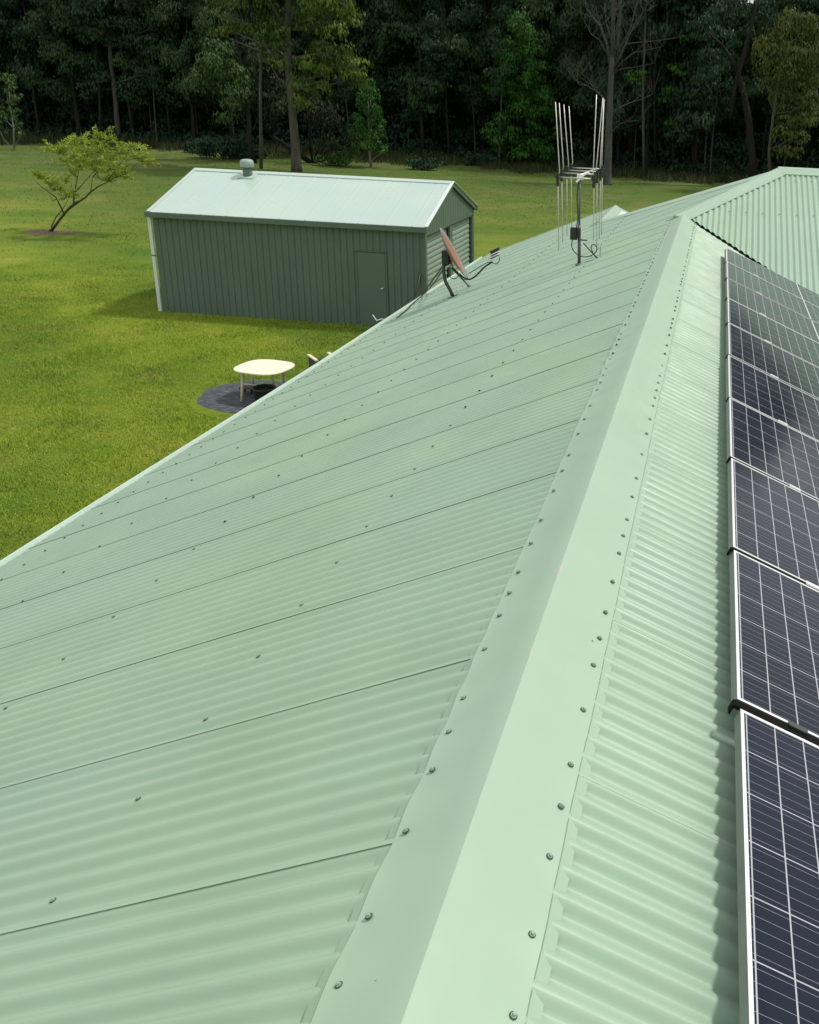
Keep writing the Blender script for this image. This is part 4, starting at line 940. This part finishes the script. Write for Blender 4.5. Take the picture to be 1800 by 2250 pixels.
# small broadleaf growth at the centre right
cl9 = [(620, 520, 40), (650, 560, 40), (690, 570, 35), (560, 700, 50), (600, 680, 40), (560, 760, 50), (620, 920, 50), (650, 960, 40), (590, 940, 40), (340, 620, 60), (300, 580, 50), (380, 560, 50), (700, 300, 50), (760, 290, 40)]
gs = on_ground(1480, 392); pth = [gs, at(1478, 300, gs.y+1), at(1480, 200, gs.y+1), at(1485, 110, gs.y+1)]
hero('young_tree', gs, pth, [.06, .05, .04, .02], px_clumps(cl9, 1300, 0, 3.45, gs.y+1, 1, 18), 'sparse young tree with small bright leaf sprays right of the bare tree', 'tree', M['barkdark'], M['leafbright'], 190, .13, .4, 18)
# bare dead tree
gd = Vector((-7.88, 74.99, GZ)); t_ = thing('bare_tree', gd, 'bare leafless grey tree with a fluted trunk behind the antenna', 'tree')
b = MB(); tr = PT([(118, 1390), (122, 1300), (128, 1100), (135, 900), (142, 700), (150, 540), (160, 420)], 1300, 0, 3.45, 75)
b.tube([gd+Vector((0, 0, -.1))]+tr, [.42, .34, .30, .28, .25, .22, .20, .17], 10)
YD = 75
def br(lst, r0, d=0.0, n=6):
    pts = [at(1300+x/3.45, y/3.45, YD+d*i) for i, (x, y) in enumerate(lst)]; b.tube(pts, [r0*(1-.8*i/(len(pts)-1)) for i in range(len(pts))], n)
    return pts
main = [([(150, 540), (120, 350), (70, 200), (10, 130), (-40, 60)], .10, .3), ([(155, 480), (150, 300), (110, 170), (105, 120)], .07, -.3), ([(160, 430), (165, 250), (160, 100), (165, -80), (170, -300)], .15, 0),
        ([(165, 450), (200, 300), (215, 150), (225, 0), (250, -200)], .10, .3), ([(165, 520), (230, 400), (290, 260), (345, 150), (395, 85), (430, 20)], .08, -.2), ([(240, 380), (270, 330), (420, 315), (560, 300), (650, 285)], .045, .3),
        ([(170, 540), (240, 460), (320, 400), (460, 370), (540, 350)], .045, -.4), ([(150, 560), (230, 520), (330, 510), (470, 480)], .035, .3), ([(140, 870), (200, 820), (290, 780), (400, 745), (465, 710)], .05, .2), ([(205, 820), (195, 745)], .03, 0), ([(340, 770), (355, 725)], .025, 0),
        ([(130, 1030), (180, 970), (215, 940), (270, 920), (360, 912)], .045, -.2), ([(110, 775), (70, 720), (30, 690), (-30, 650), (-110, 610)], .06, .1), ([(30, 690), (0, 640), (-30, 590), (-80, 560)], .03, 0), ([(50, 600), (65, 540), (40, 470)], .02, 0), ([(60, 700), (68, 560)], .02, .1),
        ([(-30, 650), (-90, 640), (-150, 570), (-190, 520)], .03, .2), ([(160, 500), (300, 200), (330, 60), (380, -80)], .05, .4), ([(190, 470), (210, 340), (190, 200), (215, 60), (205, -60)], .05, -.4), ([(150, 460), (60, 300), (0, 260), (-60, 150)], .04, .4)]
rr_ = random.Random(21)
for lst, r0, d in main:
    P_ = br(lst, r0*1.25, d)
    for p in P_[1:]:
        for _ in range(3):
            tips = []; limb(b, p, (rr_.uniform(-1, 1), rr_.uniform(-1, 1), rr_.uniform(.1, 1.2)), rr_.uniform(.8, 2.2), r0*.30, 1, .7, tips, rr_.randint(0, 9999), .5, 4)
b.build('trunk', bark('bleached_grey_bark', (.05, .05, .048), (.115, .113, .106)), t_, True, gd)
# dark forked trunks on the right
for (x0, y0, x1, y1, x2, y2, r, lab) in [(1770-410, 0, 0, 0, 0, 0, 0, '')][:0]: pass
gf = Vector((at(1655, 380, 80).x, 80, GZ)); t_ = thing('forked_tree', gf, 'dark gum with forking upper limbs in the shade left of the olive gum', 'tree')
b = MB()
def PTf(lst): return [at(1300+x/3.45, y/3.45, 80) for x, y in lst]
b.tube([gf]+PTf([(1220, 1200), (1190, 900), (1150, 700), (1110, 560), (1150, 420), (1200, 250), (1240, 80), (1260, -100)]), [.34, .3, .28, .25, .22, .18, .14, .1, .05], 9)
b.tube(PTf([(1100, 560), (1060, 450), (1000, 350), (900, 260), (800, 170)]), [.16, .12, .1, .07, .03], 7)
b.tube(PTf([(1180, 480), (1260, 340), (1330, 260), (1400, 200)]), [.14, .1, .07, .03], 7)
b.tube(PTf([(1060, 900), (1070, 740), (1110, 600)]), [.18, .17, .15], 7)
b.build('trunk', M['barkdark'], t_, True, gf)
cf = px_clumps([(1100, 60, 90), (1000, 40, 90), (1200, 140, 80), (1300, 60, 90), (900, 160, 80), (1350, 160, 70), (1180, 260, 60), (1080, 340, 60), (1000, 520, 90), (900, 560, 90), (820, 620, 80), (1050, 640, 70), (1230, 700, 70), (900, 420, 80), (780, 200, 60), (1270, 640, 60)], 1300, 0, 3.45, 80, 2, 20)
quadmesh('crown', leaf_cloud(cf, 150, .16, .8, .6, .8, 20)-np.array(gf), M['leafdark'], t_)
# second thin trunk pair beside it, and a slim straight one
for xx, yb, lab, m_ in ((1415, 388, 'straight slim grey trunk just right of the bare tree', M['bark']), (1440, 384, 'second slim trunk close to the straight slim one', M['barkdark']), (574, 372, 'thin reddish trunk left of the big eucalypt', M['bark'])):
    g = on_ground(xx, yb); t_ = thing('gum_tree', g, lab, 'tree'); b = MB(); b.tube([g, at(xx-1, 280, g.y), at(xx-2, 180, g.y), at(xx+3, 60, g.y), at(xx+5, -150, g.y)], [.14, .12, .11, .09, .04], 7); b.build('trunk', m_, t_, True, g)
    top = at(xx+4, -60, g.y); cl = [(top.x+random.uniform(-2, 2), top.y+random.uniform(-2, 2), top.z+random.uniform(-3, 3), random.uniform(.7, 1.2)) for _ in range(20)]
    quadmesh('crown', leaf_cloud(cl, 130, .17, .8, .6, .8, 30)-np.array(g), M['leafdark'], t_)
# bushes at the foot of the forest
for i, (x, y, r, lab, lf) in enumerate([(495, 352, 2.1, 'dark rounded bush behind the shed vent', 'leafdark'), (535, 350, 1.3, 'lower dark bush right of the shed vent', 'leafdark'), (735, 366, 1.3, 'pale-tipped bush between eucalypt and cone-shaped tree', 'leafmid'), (440, 338, 1.2, 'small bush left of the shed ridge', 'leafdark'), (1060, 366, 1.2, 'low bush at the forest foot above the shed gable', 'leafdark'), (930, 374, 1.1, 'low bush right of the cone-shaped tree', 'leafdark'), (1560, 385, 1.6, 'dim bush at the forest foot left of the house hip', 'leafdark')]):
    g = on_ground(x, y); bt = thing('bush', g, lab, 'bush'); bt.location.z = GZ
    cl = [(random.uniform(-r, r), random.uniform(-r*.7, r*.7), random.uniform(.2, r*.75), random.uniform(.35, .6)*r*.8) for _ in range(18)]
    quadmesh('foliage', leaf_cloud(cl, 260, .14, .2, .7, .8, 40+i), M[lf], bt)
    b = MB()
    for c_ in cl[:7]: b.tube([(0, 0, -.05), (c_[0]*.5, c_[1]*.5, c_[2]*.5), c_[:3]], [.04, .03, .01], 5)
    b.build('stem', M['barkdark'], bt)

# leaning yellow-green shrub tree on the lawn
YT = 38.32; S_ = lambda lst, d=0: [at(x/4.3125, 250+y/4.3125, YT+d*i) for i, (x, y) in enumerate(lst)]
t_ = thing('leaning_tree', lt, 'leaning yellow-green shrubby tree on the open lawn', 'tree')
b = MB()
for lst, r0, d in [([(475, 1125), (560, 1010), (640, 910), (720, 850), (800, 800), (860, 740), (930, 690), (1010, 650), (1100, 600)], .085, .05), ([(470, 1115), (530, 1050), (600, 950), (660, 880), (740, 820)], .07, -.1), ([(490, 1110), (490, 1060), (530, 980), (580, 920), (620, 860), (650, 800)], .05, .15),
                   ([(605, 945), (570, 870), (530, 790), (460, 740), (380, 680), (310, 610)], .05, -.2), ([(540, 800), (500, 830), (470, 760), (440, 700)], .025, .2), ([(700, 860), (700, 780), (715, 700), (735, 600), (755, 500)], .055, .1), ([(715, 740), (770, 680), (840, 600), (900, 530)], .035, -.2), ([(860, 740), (868, 670), (880, 600)], .03, .2),
                   ([(735, 600), (690, 570), (650, 500), (640, 440)], .03, .2), ([(755, 500), (800, 410), (770, 300), (765, 200), (765, 150)], .035, -.1), ([(755, 500), (700, 420), (600, 350), (500, 320)], .025, .1), ([(880, 600), (970, 500), (985, 420), (960, 300), (990, 190)], .03, .1), ([(1010, 650), (1100, 520), (1180, 420), (1250, 300)], .03, -.1),
                   ([(1100, 600), (1200, 560), (1300, 470), (1400, 430)], .025, .1), ([(650, 800), (680, 700), (670, 600)], .02, 0), ([(900, 530), (880, 450), (860, 380)], .02, .1)]:
    P_ = S_(lst, d); b.tube(P_, [r0*.72*(1-.75*i/(len(P_)-1)) for i in range(len(P_))], 7)
brown_bark = bark('brown_shrub_bark', (.05, .04, .03), (.16, .13, .10)); LIMBS = b
cls = [(520, 320, 75), (600, 300, 60), (700, 240, 80), (780, 230, 60), (960, 200, 70), (1010, 230, 50), (780, 320, 90), (930, 320, 80), (860, 350, 70), (1240, 270, 60), (1290, 300, 50), (1150, 330, 80), (1270, 380, 70), (1390, 440, 55), (1340, 420, 50), (1050, 390, 90), (960, 410, 80), (850, 430, 90), (720, 450, 80), (800, 480, 60), (900, 500, 70), (1050, 480, 80), (1180, 500, 75), (1100, 560, 60), (1180, 560, 50),
       (340, 580, 55), (410, 590, 50), (480, 640, 60), (540, 690, 50), (620, 770, 45), (680, 740, 40), (700, 560, 40), (620, 620, 40), (960, 600, 45), (1050, 620, 35), (640, 420, 60), (560, 340, 60)]
r_ = np.random.default_rng(4); cl = px_clumps(cls, 0, 250, 4.3125, YT, 1.1, 22, 1.3)
# short twigs fanning up and out of each limb end, narrow leaves set along them
LV = []; TW = LIMBS
for (x, y, z, r) in cl:
    c0 = np.array([x, y, z-r*.5])
    for _ in range(int(11*r/.4)+3):
        a = r_.uniform(0, 2*pi); el = r_.uniform(-.15, 1.25); L = r*r_.uniform(.7, 1.75)
        d = np.array([cos(a)*cos(el), sin(a)*cos(el)*.9, sin(el)]); bend = np.array([cos(a), sin(a), -.5])*.25
        P_ = [c0+d*L*t+bend*L*t*t for t in (0, .35, .7, 1)]
        TW.tube(P_, [.010, .008, .005, .003], 3, False)
        nl_ = int(15*L/.5)+6
        for j in range(nl_):
            t = .22+.80*j/nl_; c_ = c0+d*L*t+bend*L*t*t; tg = d+2*bend*t; tg /= np.linalg.norm(tg)
            o_ = r_.normal(size=3); o_ -= tg*o_.dot(tg); o_ /= np.linalg.norm(o_)
            dr = tg*.75+o_*.9+np.array([0, 0, .25]); dr /= np.linalg.norm(dr); l_ = r_.uniform(.09, .17)
            sd = np.cross(dr, r_.normal(size=3)); sd /= np.linalg.norm(sd); sd *= .022
            LV.append([c_, c_+dr*l_*.5+sd, c_+dr*l_, c_+dr*l_*.5-sd])
TW.build('trunk', brown_bark, t_, True, lt)
quadmesh('crown', np.array(LV)-np.array(lt), M['leafshrub'], t_)
print('forest trees', nfor, 'objects', len(bpy.data.objects))
